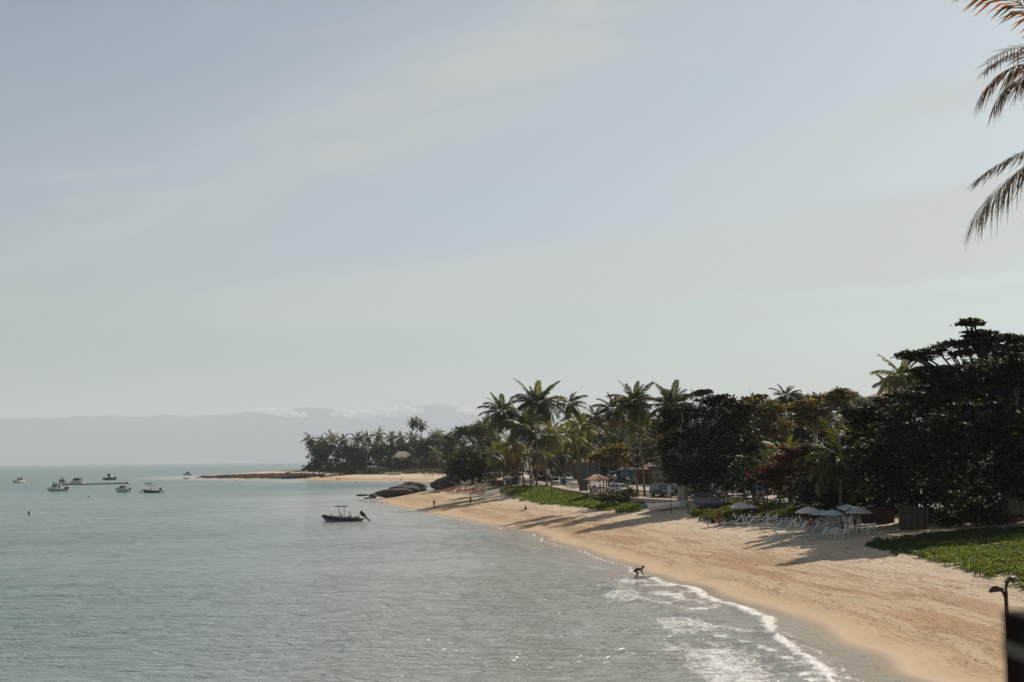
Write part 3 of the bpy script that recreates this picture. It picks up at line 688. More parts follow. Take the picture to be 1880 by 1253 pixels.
def palm(label, base, top, crown_r, seed=0, style='green', n=22, group=None, name='coconut_palm', old=3, trunk_r=.16, bow=.0, lo=-.85, nuts=True, rmax=1.35):
    """base: ground point, top: where the leaves spring from; one object per leaf"""
    rr = random.Random(seed * 7 + 3); base = Vector(base); top = Vector(top) - base
    t = thing(name, label, 'palm tree', base, group=group); lean = rr.uniform(-.16, .16); wind = rr.uniform(.05, .22)
    mb = MB(); pts = []; rd = []
    side = Vector((-top.x, -top.y, 0)) * .28 + Vector((rr.uniform(-.4, .4), rr.uniform(-.4, .4), 0)) * (bow + .5)
    for i in range(9):
        f = i / 8; pts.append(top * f + side * math.sin(math.pi * f) * .8 - Vector((0, 0, .3)) * (i == 0)); rd.append(trunk_r * (1.35 if i == 0 else 1.0 - .35 * f))
    mb.tube(pts, rd, 7); mb.build('trunk', PTRUNK, t, smooth=True)
    if nuts:
        nb = MB()
        for k in range(6):
            a_ = k * 1.05 + rr.random(); nb.lathe([(0, -.16), (.11, -.08), (.13, .02), (.06, .14), (0, .16)], (top.x + .32 * math.cos(a_), top.y + .32 * math.sin(a_), top.z - .35 - .1 * rr.random()), 6)
        nb.build('coconuts', mat('coconut husk', (.16, .13, .03), .6), t, kind='stuff')
    far = base.y > 420
    n = int(n * 1.35)
    for k in range(n):
        f = (k + .5) / n; e = 1.35 - (1.35 - lo) * f ** .85 + rr.uniform(-.12, .12); a_ = k * 2.39996 + rr.uniform(-.25, .25)
        v_ = 0 if e > .85 else (1 if e > .0 else 2)
        st = ('far' if style == 'green' else 'faryellow') if far else style
        if not far and k >= n - old: st = 'old'
        if not far and style == 'green' and rr.random() < .12: st = 'yellow'
        o = link('frond', FR[st][v_], t)
        s_ = crown_r * rmax * rr.uniform(.74, 1.1) * (.8 if e > 1.1 else 1)
        o.location = top + Vector((math.cos(a_), math.sin(a_), 0)) * .08
        o.rotation_euler = Euler((rr.uniform(-.45, .45), -e + lean * math.cos(a_) + wind * math.cos(a_ - .4) * (e > -.3), a_ - wind * math.sin(a_ - .4)), 'XYZ'); o.scale = (s_, s_ * rr.uniform(.85, 1.1), s_)
    return t
def palm_px(label, bx, by, tx, ty, rpx, seed, D=None, dtop=0, **kw):
    b = G(bx, by) if D is None else None
    if D is not None:
        q = at_d(bx, by, D); b = Vector((q.x, D, gz(q.x, D)))
    top = at_d(tx, ty, b.y + dtop); return palm(label, b, top, rpx / F * b.y, seed, **kw)
# ------------------------------------------------------------------ palms of the middle distance (top = heart of the crown)
palm_px('tall dense coconut palm left of the street, rising over the parasol and stall', 962, 896, 922, 757, 38, 1, n=26)
palm_px('tallest coconut palm of the cluster, with the widest crown', 985, 892, 985, 742, 42, 2, n=30)
palm_px('coconut palm in front of the widest crown, drooping low over the stall', 975, 898, 962, 783, 34, 3, n=26)
palm_px('slim coconut palm standing alone against the sky, open star-shaped crown', 1062, 882, 1045, 742, 27, 4, D=300, n=18, old=2)
palm_px('slim coconut palm with an open crown right of the star-shaped one', 1100, 876, 1092, 765, 24, 5, D=320, n=18)
palm_px('coconut palm on two-tone leaning trunk, front of the pair by the street', 1184, 913, 1165, 738, 38, 6, n=28, dtop=2)
palm_px('coconut palm leaning left behind the street lantern', 1171, 910, 1128, 752, 30, 7, n=22, dtop=4)
palm_px('broad coconut palm with spiky upright fronds left of the big dark almond tree', 1199, 914, 1232, 745, 44, 8, n=30)
palm_px('shorter coconut palm tucked under the broad spiky one', 1216, 905, 1212, 772, 28, 9, n=20)
palm_px('coconut palm with tight feather-duster crown over the yellow almond trees', 1452, 860, 1443, 727, 24, 10, D=250, n=22, old=2)
palm_px('sunlit coconut palm peeping from behind the big dark trees on the right', 1668, 900, 1655, 690, 42, 11, D=190, n=24, style='yellow', old=1)
palm_px('small coconut palm beside the hilltop house roof', 1628, 800, 1626, 702, 20, 12, D=300, n=16)
palm_px('yellow-green coconut palm, leftmost of the low sunlit ones beside the street', 1003, 885, 1008, 800, 28, 13, D=275, style='yellow', n=24)
palm_px('yellow-green coconut palm in the middle of the low sunlit ones beside the street', 1037, 884, 1040, 800, 30, 14, D=285, style='yellow', n=24)
palm_px('yellow-green coconut palm, rightmost of the low sunlit ones beside the street', 1062, 884, 1064, 786, 28, 15, D=295, style='yellow', n=24)
palm_px('low coconut palm with golden dead fronds above the parasol', 938, 893, 940, 818, 27, 16, style='yellow', n=20, old=8)
palm_px('coconut palm half hidden behind the round dark tree at the rocks', 900, 880, 893, 790, 28, 17, n=22)
palm_px('leaning dark coconut palm between the star-shaped crown and the tile-roofed kiosk', 1080, 884, 1070, 815, 25, 18, D=290, n=20)
palm_px('young coconut palm with long arching fronds in front of the red-leaved tree', 1432, 915, 1440, 838, 36, 19, D=165, style='yellow', n=14, old=0, lo=-.2, nuts=False)
palm_px('young dark coconut palm with drooping fronds left of the big right-hand tree', 1545, 945, 1548, 845, 60, 20, D=138, n=24, old=0, lo=-.9, nuts=False)
palm_px('tall-necked young coconut palm whose top frond pokes out left of the big tree', 1560, 940, 1562, 800, 34, 21, D=150, style='yellow', n=14, old=0, lo=-.3, nuts=False)
palm_px('small green coconut palm tucked in the almond tree beside the boats', 1330, 912, 1318, 868, 22, 22, D=182, n=14, nuts=False, lo=-.5, style='yellow')
palm_px('thin-trunked coconut palm behind the grey shop front', 1118, 872, 1112, 800, 20, 23, D=330, n=16)
for i, (bx, by, tx, ty, r, st, lab) in enumerate([(950, 890, 948, 838, 26, 'green', 'left of the gap'), (978, 888, 985, 830, 26, 'yellow', 'under the widest crown'), (905, 888, 908, 832, 24, 'yellow', 'beside the round dark tree'), (1018, 884, 1022, 835, 24, 'green', 'over the white hatchback'),
        (1052, 882, 1050, 828, 24, 'yellow', 'over the bend of the street'), (1085, 880, 1082, 850, 18, 'green', 'over the kiosk roof'), (1003, 886, 1000, 845, 20, 'green', 'above the grey sign'), (930, 888, 926, 848, 22, 'green', 'just above the stall roof'), (1140, 884, 1142, 800, 24, 'green', 'behind the leaning trunk'), (1205, 890, 1204, 815, 24, 'green', 'left of the big dark almond tree'), (1170, 885, 1172, 785, 26, 'green', 'between the pair by the street')]):
    palm_px('bushy low coconut palm in the understorey, ' + lab, bx, by, tx, ty, r, 140 + i, style=st, n=18, old=5, lo=-1.1, group='bushy low palms in the understorey')
for i, (tx, ty, r, D) in enumerate([(1137, 805, 22, 300), (1253, 770, 20, 330), (1345, 738, 15, 330), (1378, 735, 13, 340), (1480, 735, 14, 340), (1558, 742, 13, 340), (1595, 750, 14, 330), (1395, 745, 14, 350), (1050, 765, 18, 360)]):
    o = palm_px('x', tx + 3, 870, tx, ty, r, 40 + i, D=D, n=15, old=2, group='palms rising behind the street', nuts=False)
GP = [o for o in COL.objects if o.get('group') == 'palms rising behind the street']
order_labels(GP, 'small background coconut palm, {} from the left of those rising behind the street')

# the palm row on the far point
far_list = [(568, 808, 12, 760), (592, 809, 12, 790), (610, 804, 12, 820), (630, 808, 12, 800), (657, 804, 13, 790), (675, 803, 10, 840), (694, 799, 13, 800), (718, 803, 11, 790),
            (735, 804, 11, 820), (757, 803, 11, 830), (803, 797, 11, 760), (772, 812, 11, 700), (600, 822, 11, 740), (622, 826, 11, 740), (645, 824, 11, 750), (668, 822, 11, 745), (686, 820, 11, 740),
            (706, 822, 11, 720), (728, 824, 11, 700), (748, 822, 12, 690), (765, 830, 12, 640), (786, 822, 12, 640), (800, 832, 13, 600), (815, 820, 13, 600), (780, 845, 12, 620), (755, 842, 11, 650), (828, 838, 13, 560),
            (845, 825, 14, 520), (880, 812, 15, 480), (700, 842, 10, 690), (660, 845, 10, 700), (866, 832, 16, 440), (862, 792, 14, 520)]
for i, (tx, ty, r, D) in enumerate(far_list):
    D = max(D, 745 + (i * 37) % 90) if tx < 828 else D
    bx = tx + random.Random(i).uniform(-5, 5) + 3
    palm_px('x', bx, 866, tx, ty, r, 70 + i, D=D, n=17, rmax=1.5, old=0, group='palms on the far point', nuts=False, trunk_r=.2, style='yellow' if i % 4 == 2 else 'green')
order_labels([o for o in COL.objects if o.get('group') == 'palms on the far point'], 'coconut palm on the far point, {} from the left of its grove')
# three royal palms standing above them
for (tx, ty, r, lab) in [(757, 777, 11, 'royal palm with rounded crown, left of the tall trio on the point'), (764, 773, 9, 'royal palm in the middle of the tall trio on the point'), (774, 781, 11, 'royal palm with mushroom crown, right of the tall trio on the point')]:
    palm_px(lab, tx, 862, tx, ty, r, tx, D=770, n=16, old=0, name='royal_palm', nuts=False, trunk_r=.22, lo=-.9, group='tall royal palms on the point')

# ------------------------------------------------------------------ trees
def bt(name, label, bx, by, D, blobs, green, seed, **kw):
    q = at_d(bx, by, D); b = (q.x, D, gz(q.x, D)); return broad_tree(name, label, b, blobs, green, D, seed, **kw)
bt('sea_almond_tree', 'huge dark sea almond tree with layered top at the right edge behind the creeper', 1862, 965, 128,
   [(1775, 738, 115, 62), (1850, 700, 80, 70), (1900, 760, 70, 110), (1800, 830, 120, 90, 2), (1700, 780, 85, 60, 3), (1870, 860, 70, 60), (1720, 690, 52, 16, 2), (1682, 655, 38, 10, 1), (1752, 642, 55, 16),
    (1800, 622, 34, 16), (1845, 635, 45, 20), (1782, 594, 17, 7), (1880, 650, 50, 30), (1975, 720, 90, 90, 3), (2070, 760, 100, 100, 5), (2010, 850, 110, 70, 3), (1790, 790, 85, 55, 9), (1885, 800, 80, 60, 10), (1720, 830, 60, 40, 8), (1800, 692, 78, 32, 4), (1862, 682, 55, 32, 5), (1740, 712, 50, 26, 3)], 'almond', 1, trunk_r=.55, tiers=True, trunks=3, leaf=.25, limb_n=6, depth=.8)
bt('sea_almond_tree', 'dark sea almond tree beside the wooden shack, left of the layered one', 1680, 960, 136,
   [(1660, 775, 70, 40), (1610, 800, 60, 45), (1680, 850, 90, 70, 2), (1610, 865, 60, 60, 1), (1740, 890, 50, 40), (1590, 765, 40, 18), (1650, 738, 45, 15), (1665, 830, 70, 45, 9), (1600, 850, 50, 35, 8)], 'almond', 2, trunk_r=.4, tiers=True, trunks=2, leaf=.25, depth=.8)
bt('sea_almond_tree', 'big dark sea almond tree over the beached boats in the middle of the beach', 1248, 913, 184,
   [(1300, 780, 82, 48), (1262, 835, 58, 52, 2), (1335, 838, 62, 52, 1), (1285, 875, 60, 28, 1), (1348, 790, 50, 38), (1378, 850, 36, 50), (1222, 815, 22, 40), (1312, 738, 30, 13), (1290, 722, 14, 4), (1350, 752, 44, 14), (1250, 760, 34, 20)],
   'almond', 3, trunk_r=.42, tiers=True, trunks=2, leaf=.3, depth=.8, bark=PALE_BARK)
bt('round_tree', 'low round dark tree beside the two big boulders', 868, 892, 345,
   [(865, 855, 42, 32), (840, 862, 22, 26), (892, 862, 26, 28), (868, 832, 26, 12)], 'dark', 4, trunk_r=.35, leaf=.36)
bt('almond_tree', 'tree with red autumn leaves behind the sunloungers', 1452, 935, 158,
   [(1448, 850, 46, 30), (1478, 838, 30, 22), (1418, 878, 34, 26), (1465, 885, 44, 34), (1500, 862, 30, 26)], 'red', 5, trunk_r=.22, tiers=True, leaf=.28, depth=.7)
bt('almond_tree', 'tree with yellowing leaves, tallest of the two, standing behind the red-leaved one', 1492, 880, 215,
   [(1515, 745, 46, 22), (1545, 728, 26, 14), (1500, 775, 50, 18), (1560, 765, 34, 18), (1470, 752, 28, 16)], 'yellow', 6, trunk_r=.3, tiers=True, leaf=.36, depth=.7, bark=PALE_BARK, density=.7)
bt('almond_tree', 'broad tree with yellowing leaves right of the big dark almond tree', 1405, 895, 205,
   [(1405, 755, 38, 22), (1380, 778, 30, 20), (1425, 785, 30, 20), (1400, 800, 34, 20), (1390, 735, 22, 8)], 'yellow', 7, trunk_r=.28, tiers=True, leaf=.34, depth=.7, density=.75)
bt('bushy_tree', 'dull olive tree between the red-leaved tree and the big right-hand trees', 1530, 940, 150,
   [(1530, 870, 40, 50), (1570, 830, 40, 45), (1500, 910, 36, 30), (1570, 900, 46, 40)], 'dark', 8, trunk_r=.25, leaf=.28)
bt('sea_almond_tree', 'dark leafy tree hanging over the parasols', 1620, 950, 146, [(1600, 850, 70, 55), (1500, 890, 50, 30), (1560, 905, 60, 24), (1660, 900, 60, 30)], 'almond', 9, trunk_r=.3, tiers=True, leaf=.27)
bt('bushy_tree', 'leafy tree with reddish tips beside the blue kiosk', 1385, 915, 176, [(1372, 870, 30, 36), (1400, 888, 26, 26), (1350, 893, 20, 22)], 'dark', 10, trunk_r=.2, leaf=.3)
bt('flowering_shrub', 'sprawling shrub with reddish tips between the tile-roofed kiosk and the street', 1140, 910, 205, [(1132, 910, 26, 13), (1160, 908, 14, 12), (1108, 913, 20, 8), (1150, 898, 10, 10)], 'olive', 11, trunk_r=.08, leaf=.24, cat='shrub')
bt('almond_tree', 'small green and gold tree over the parked cars behind the kiosk', 1118, 880, 262, [(1115, 838, 30, 14), (1138, 828, 22, 12), (1096, 846, 16, 10), (1135, 846, 22, 9)], 'yellow', 12, trunk_r=.18, tiers=True, leaf=.34, density=.8)
bt('bushy_tree', 'loose green tree behind the two leaning palm trunks', 1172, 878, 285, [(1170, 820, 24, 24), (1190, 842, 18, 16), (1160, 848, 20, 14)], 'olive', 13, trunk_r=.2, leaf=.4)
for i, (x, y, rx, ry, D) in enumerate([(1720, 930, 60, 40, 134), (1790, 932, 60, 42, 131), (1800, 948, 50, 22, 127), (1735, 952, 34, 16, 128), (1860, 905, 50, 40, 138), (1630, 925, 44, 34, 145), (1560, 925, 44, 26, 162), (1500, 918, 36, 22, 170), (1450, 912, 30, 20, 180), (1720, 880, 80, 50, 165), (1820, 880, 80, 50, 165), (1900, 880, 60, 80, 165), (1600, 880, 70, 46, 175), (1880, 800, 70, 70, 160)]):
    bt('undergrowth_shrub', 'x', x, 950, D, [(x, y, rx, ry)], 'dark', 600 + i, trunk_r=.1, leaf=.3, cat='shrub', group='undergrowth below the big right-hand trees', limb_n=2)
order_labels([o for o in COL.objects if o.get('group') == 'undergrowth below the big right-hand trees'], 'dark leafy undergrowth below the big right-hand trees, {} from the left')
# a wall of trees behind the street, up the hill
hill = [(852, 793, 20, 11, 460, 'mid'), (832, 806, 14, 9, 500, 'hill'), (880, 790, 20, 14, 440, 'mid'), (905, 820, 22, 18, 380, 'mid'), (940, 835, 30, 24, 340, 'dark'), (1000, 835, 34, 26, 345, 'dark'), (1050, 825, 34, 26, 370, 'dark'),
        (1085, 800, 28, 22, 380, 'dark'), (1130, 790, 34, 26, 360, 'dark'), (1180, 788, 36, 28, 350, 'dark'), (1225, 800, 34, 28, 350, 'dark'), (1270, 780, 34, 26, 350, 'dark'), (1320, 762, 34, 20, 350, 'mid'), (1360, 765, 32, 18, 345, 'mid'),
        (1400, 770, 40, 22, 300, 'dark'), (1440, 790, 40, 26, 290, 'dark'), (1490, 790, 44, 28, 290, 'dark'), (1540, 795, 44, 30, 280, 'dark'), (1385, 748, 22, 12, 360, 'mid'), (1430, 748, 28, 14, 370, 'hill'), (1470, 740, 28, 14, 380, 'hill'), (1515, 735, 30, 14, 390, 'hill'),
        (1560, 745, 28, 16, 370, 'hill'), (1595, 745, 26, 14, 360, 'hill'), (1630, 752, 30, 16, 340, 'hill'), (1590, 780, 40, 26, 270, 'mid'), (1250, 840, 34, 24, 300, 'dark'), (1300, 830, 40, 30, 300, 'dark'), (1340, 840, 40, 30, 280, 'dark'), (1500, 840, 50, 36, 250, 'dark'), (1440, 840, 40, 30, 260, 'dark')]
for i, (x, y, rx, ry, D, g) in enumerate(hill):
    rr = random.Random(i); bl = [(x, y, rx, ry)] + [(x + rr.uniform(-.8, .8) * rx, y + rr.uniform(-.7, .5) * ry, rx * rr.uniform(.35, .6), ry * rr.uniform(.4, .6)) for _ in range(3)]
    q = at_d(x, y, D); zb = gz(q.x, D); hb = (y + ry) ; ymax = 840 + (HC - zb) / D * F
    if ymax - hb > 12: bl.append((x, (hb + ymax) / 2 - 2, rx * .85, (ymax - hb) / 2 + 6))
    bt('hillside_tree', 'x', x, 870, D, bl, g, 200 + i, trunk_r=.25, group='trees on the slope behind the street', leaf=D * .00145, limb_n=3)
order_labels([o for o in COL.objects if o.get('group') == 'trees on the slope behind the street'], 'leafy background tree behind the street, {} from the left along the slope')
# dark shrubs under the palms of the point
pt = [(585, 846, 18, 19, 770), (608, 842, 22, 22, 760), (632, 845, 20, 20, 750), (655, 842, 22, 22, 745), (682, 843, 20, 20, 740), (708, 838, 22, 22, 730), (735, 835, 20, 20, 700), (757, 838, 18, 20, 670), (782, 838, 20, 20, 640), (808, 842, 22, 20, 610), (832, 835, 22, 22, 560), (820, 818, 22, 12, 600), (578, 830, 12, 12, 780), (795, 822, 20, 16, 660)]
pt = [(x, y - 4, rx, ry + 4, max(D, 770) if x < 826 else D) for x, y, rx, ry, D in pt] + [(x, 859, 15, 9, 765) for x in range(578, 830, 18)] + [(722, 851, 14, 13, 738), (741, 853, 14, 11, 736), (757, 849, 13, 15, 738), (705, 850, 14, 10, 742)]
for i, (x, y, rx, ry, D) in enumerate(pt):
    rr = random.Random(i + 50); bl = [(x, y, rx, ry)] + [(x + rr.uniform(-.8, .8) * rx, y + rr.uniform(-.8, .2) * ry, rx * .5, ry * .5) for _ in range(3)]
    bt('shore_tree', 'x', x, 866, D, bl, 'dark' if i % 3 else 'mid', 300 + i, trunk_r=.25, group='dark trees under the palms of the point', leaf=D * .0013, limb_n=3, density=.8)
order_labels([o for o in COL.objects if o.get('group') == 'dark trees under the palms of the point'], 'low dark tree under the palms of the point, {} from the left')

# ------------------------------------------------------------------ creeping ground cover
def in_poly(px, py, poly):
    ins = np.zeros(px.shape, bool); j = len(poly) - 1
    for i in range(len(poly)):
        x1, y1 = poly[i]; x2, y2 = poly[j]
        if y1 != y2: ins ^= ((y1 > py) != (y2 > py)) & (px < (x2 - x1) * (py - y1) / (y2 - y1) + x1)
        j = i
    return ins
GC_M = leaf_mat('creeper leaves', [(0, 0, 0)], .42, .6, .2)
def ground_cover(name, label, corners, n, size, h, cols, wts, seed, edge=.9):
    """corners: photo pixels on the ground round the patch"""
    rs = np.random.RandomState(seed); W = np.array([tuple(G(x, y))[:2] for x, y in corners]); W = chaikin(np.vstack([W, W[:1]]), 2)
    x0, y0 = W.min(0); x1, y1 = W.max(0); X = rs.uniform(x0, x1, n * 3); Y = rs.uniform(y0, y1, n * 3)
    jx = X + (fbm(X / 1.2, Y / 1.2, 3) - .5) * 4.5 * edge + (fbm(X / .35, Y / .35, 2) - .5) * 1.8 * edge; jy = Y + (fbm(X / 1.2 + 9, Y / 1.2, 3) - .5) * 7 * edge
    k = in_poly(jx, jy, W); X = X[k][:n]; Y = Y[k][:n]; Z = ground_z(X, Y)
    hh = h * (.35 + 1.1 * fbm(X / 1.6, Y / 1.6, 3)) * rs.rand(len(X)) ** .6
    gap = fbm(X / .7 + 5, Y / .7, 3) > .36; X, Y, Z, hh = X[gap], Y[gap], Z[gap], hh[gap]
    V, Q = leaves_at(rs, np.stack([X, Y, Z + hh + .02], 1), size, flat=.15, elong=1.4)
    o = link(name, fast_mesh(name, V, Q, GC_M, tint(rs, len(X), cols, wts, .35) * (.7 + .6 * fbm(X / 2, Y / 2, 3))[:, None])); o['label'] = label; o['category'] = 'ground cover'; o['kind'] = 'stuff'
    return o
BG = [(.075, .115, .018), (.11, .15, .025), (.15, .18, .04), (.05, .075, .015)]
ground_cover('beach_creeper', 'bright green beach creeper spreading over the sand at the right edge',
             [(1685, 1016), (1700, 1028), (1745, 1042), (1800, 1052), (1850, 1064), (1900, 1085), (2000, 1100), (2100, 1060), (2000, 985), (1900, 985), (1800, 1000), (1740, 1003)], 70000, .15, .42, [(.085, .115, .022), (.13, .16, .035), (.20, .22, .07), (.04, .06, .012)], [4, 4, 2, 3], 1)
ground_cover('beach_creeper', 'creeper with shade painted into its leaf colour below the big right-hand tree',
             [(1590, 1003), (1640, 1022), (1690, 1022), (1760, 1003), (1880, 990), (2000, 985), (2000, 968), (1850, 972), (1740, 980), (1650, 990)], 26000, .18, .25, [(.03, .05, .012), (.045, .07, .016)], [1, 1], 2)  # shaded part of the creeper: tree shade put into darker leaf colours
ground_cover('beach_creeper', 'green creeper covering the bank below the tile-roofed kiosk',
             [(918, 900), (935, 912), (962, 918), (1000, 926), (1060, 932), (1110, 937), (1170, 943), (1190, 935), (1180, 920), (1150, 915), (1100, 913), (1060, 908), (1030, 905), (990, 898), (950, 894)], 42000, .26, .4, BG, [4, 4, 2, 3], 3)
ground_cover('beach_creeper', 'green and gold shrubs spilling over the sand behind the leftmost sunloungers',
             [(1262, 948), (1300, 955), (1345, 963), (1400, 960), (1480, 958), (1540, 955), (1545, 944), (1470, 940), (1400, 932), (1340, 930), (1300, 938)], 26000, .24, .75, [(.09, .11, .02), (.16, .12, .02), (.05, .07, .02)], [4, 1, 4], 4)
ground_cover('reef_rubble', 'brown weed and rubble covering the low far sand spit', [(364, 877), (400, 874.3), (450, 872), (520, 871), (575, 870.5), (600, 873), (575, 877), (520, 878.6), (450, 879), (400, 878.6)], 15000, .9, .35, [(.075, .052, .032), (.045, .035, .024), (.13, .09, .05)], [3, 3, 1], 9, edge=2)
ground_cover('shade_scrub', 'dark strip added as tree shade and debris along the foot of the trees on the far point', [(572, 864), (590, 868), (660, 871.5), (720, 871.5), (775, 870), (835, 873), (835, 866), (700, 865), (620, 864)], 16000, 1.0, 1.6, [(.03, .035, .012), (.06, .06, .02), (.10, .075, .04)], [4, 2, 1], 8, edge=2)  # dark leaf quads laid over the sand as tree shadow and debris
def wrack(name, label, s0, s1, y0, y1, n, size, seed):
    rs = np.random.RandomState(seed); cum = []; Y = rs.uniform(y0, y1, n * 4) ; X = rs.uniform(-30, 60, n * 4); s, T = shore_st(X, Y)
    d = sstep(fbm(T / 9, s / 1.3, 4), .48, .66) * ((s > s0) & (s < s1)); k = rs.rand(len(X)) < d; X, Y = X[k][:n], Y[k][:n]
    V, Q = leaves_at(rs, np.stack([X, Y, ground_z(X, Y) + .02], 1), size, flat=.8, elong=2.2)
    o = link(name, fast_mesh(name, V, Q, GC_M, tint(rs, len(X), [(.10, .05, .022), (.06, .032, .016), (.16, .09, .04)], [3, 2, 2], .3)), kind='stuff'); o['label'] = label; o['category'] = 'seaweed'
wrack('seaweed_wrack', 'bits of brown seaweed and leaves strewn along the middle of the beach', 3.0, 9.5, 50, 230, 26000, .10, 21)
wrack('dry_leaves', 'dry leaves and twigs blown over the upper sand below the creeper', 11, 17, 60, 140, 5000, .12, 22)
ground_cover('grass', 'strip of grass between the pavement and the street', [(1075, 905), (1120, 910), (1180, 916), (1240, 922), (1300, 925), (1300, 919), (1240, 915), (1180, 909), (1110, 903)], 14000, .12, .1, [(.12, .14, .03), (.17, .16, .05)], [1, 1], 5, edge=.2)
# ------------------------------------------------------------------ rocks
ROCK = mat('dark boulder rock', (.060, .048, .038), .85, var=.45, scale=.7, bump=.6)
def rock(name, label, c, r, rz=0, seed=0, group=None, sub=4, tilt=0.0, m=None):
    bm = bmesh.new(); bmesh.ops.create_icosphere(bm, subdivisions=sub, radius=1)
    for v_ in bm.verts:
        q = v_.co.copy(); n_ = float(fbm(q.x * 1.3 + seed * 3.1 + 9, q.y * 1.3 + q.z * 1.7 + seed, 3)) - .5
        n2 = float(fbm(q.x * 5 + seed, q.y * 5 + q.z * 4, 2)) - .5
        v_.co = q * (1 + .42 * n_ + .07 * n2); v_.co = Vector((v_.co.x * r[0], v_.co.y * r[1], v_.co.z * r[2]))
    me = bpy.data.meshes.new(name); bm.to_mesh(me); bm.free(); me.materials.append(m or ROCK)
    for p in me.polygons: p.use_smooth = True
    o = link(name, me); o.location = c; o.rotation_euler = (0, tilt, rz); tag(o, label, 'rock', group); return o
def rock_px(label, px, py, D, w, h, seed, depth=1.0, **kw):
    c = at_d(px, py, D); k = D / F; return rock('boulder', label, c, (w * k / 2, w * k / 2 * depth, h * k), seed=seed, **kw)
rock_px('big rounded boulder, highest of the group running into the water', 755, 899, 357, 58, 14, 1, .7)
rock_px('long low boulder sloping into the water in front of the highest one', 722, 905, 345, 70, 8.5, 2, .45, tilt=-.06)
rock_px('smooth shelf of rock joining the two boulders at the waterline', 742, 901, 350, 60, 9, 8, .5)
rock_px('dark boulder under the round tree, right of the gap of water', 822, 891, 352, 62, 14, 3, .8)
rock_px('small pointed rock at the seaward tip of the boulders', 685, 911, 338, 15, 5, 4, .8)
rock_px('flat rock awash just off the boulders', 665, 909.5, 348, 24, 2.2, 5, .6)
rock_px('thin flat rock at the tip of the sand', 676, 915, 330, 18, 1.5, 6, .6)
for i in range(46):
    rr = random.Random(i + 900); t = i / 45; px = 372 + (655 - 372) * t + rr.uniform(-4, 4)
    py = np.interp(px, [360, 450, 530, 560, 610, 655], [876, 873.5, 876, 878, 874.5, 869.5]) + rr.uniform(-1.0, 1.0)
    c = G(px, py); s_ = rr.uniform(.7, 1.9)
    rock('shore_rock', 'dark rock in the low line of rocks along the far spit', c, (s_ * 1.5, s_, s_ * .42), seed=i, sub=2, rz=rr.uniform(-.5, .5), group='rocks along the far spit')
for i, (px, py) in enumerate([(560, 866), (575, 866), (590, 867), (548, 867), (533, 868), (605, 868), (640, 868)]):
    rock('shore_rock', 'dark rock in the low line of rocks along the far spit', G(px, py), (3, 1.4, .5), seed=i + 60, sub=2, group='rocks along the far spit')
for i, (px, py, w) in enumerate([(655, 886.5, 3), (673, 886.5, 3), (692, 886, 2.4), (729, 882.5, 5), (727, 886, 3), (744, 886, 3)]):
    q = at_z(px, py, 0); k = q.y / F; rock('sea_rock', 'small dark rock poking out of the bay water', q, (w * k * .6, w * k * .5, .35), seed=i + 80, sub=2, group='small rocks in the bay')

order_labels([o for o in COL.objects if o.get('group') == 'rocks along the far spit'], 'dark rock in the low line along the far spit, {} from the left')
order_labels([o for o in COL.objects if o.get('group') == 'small rocks in the bay'], 'small dark rock poking out of the bay water, {} from the left')
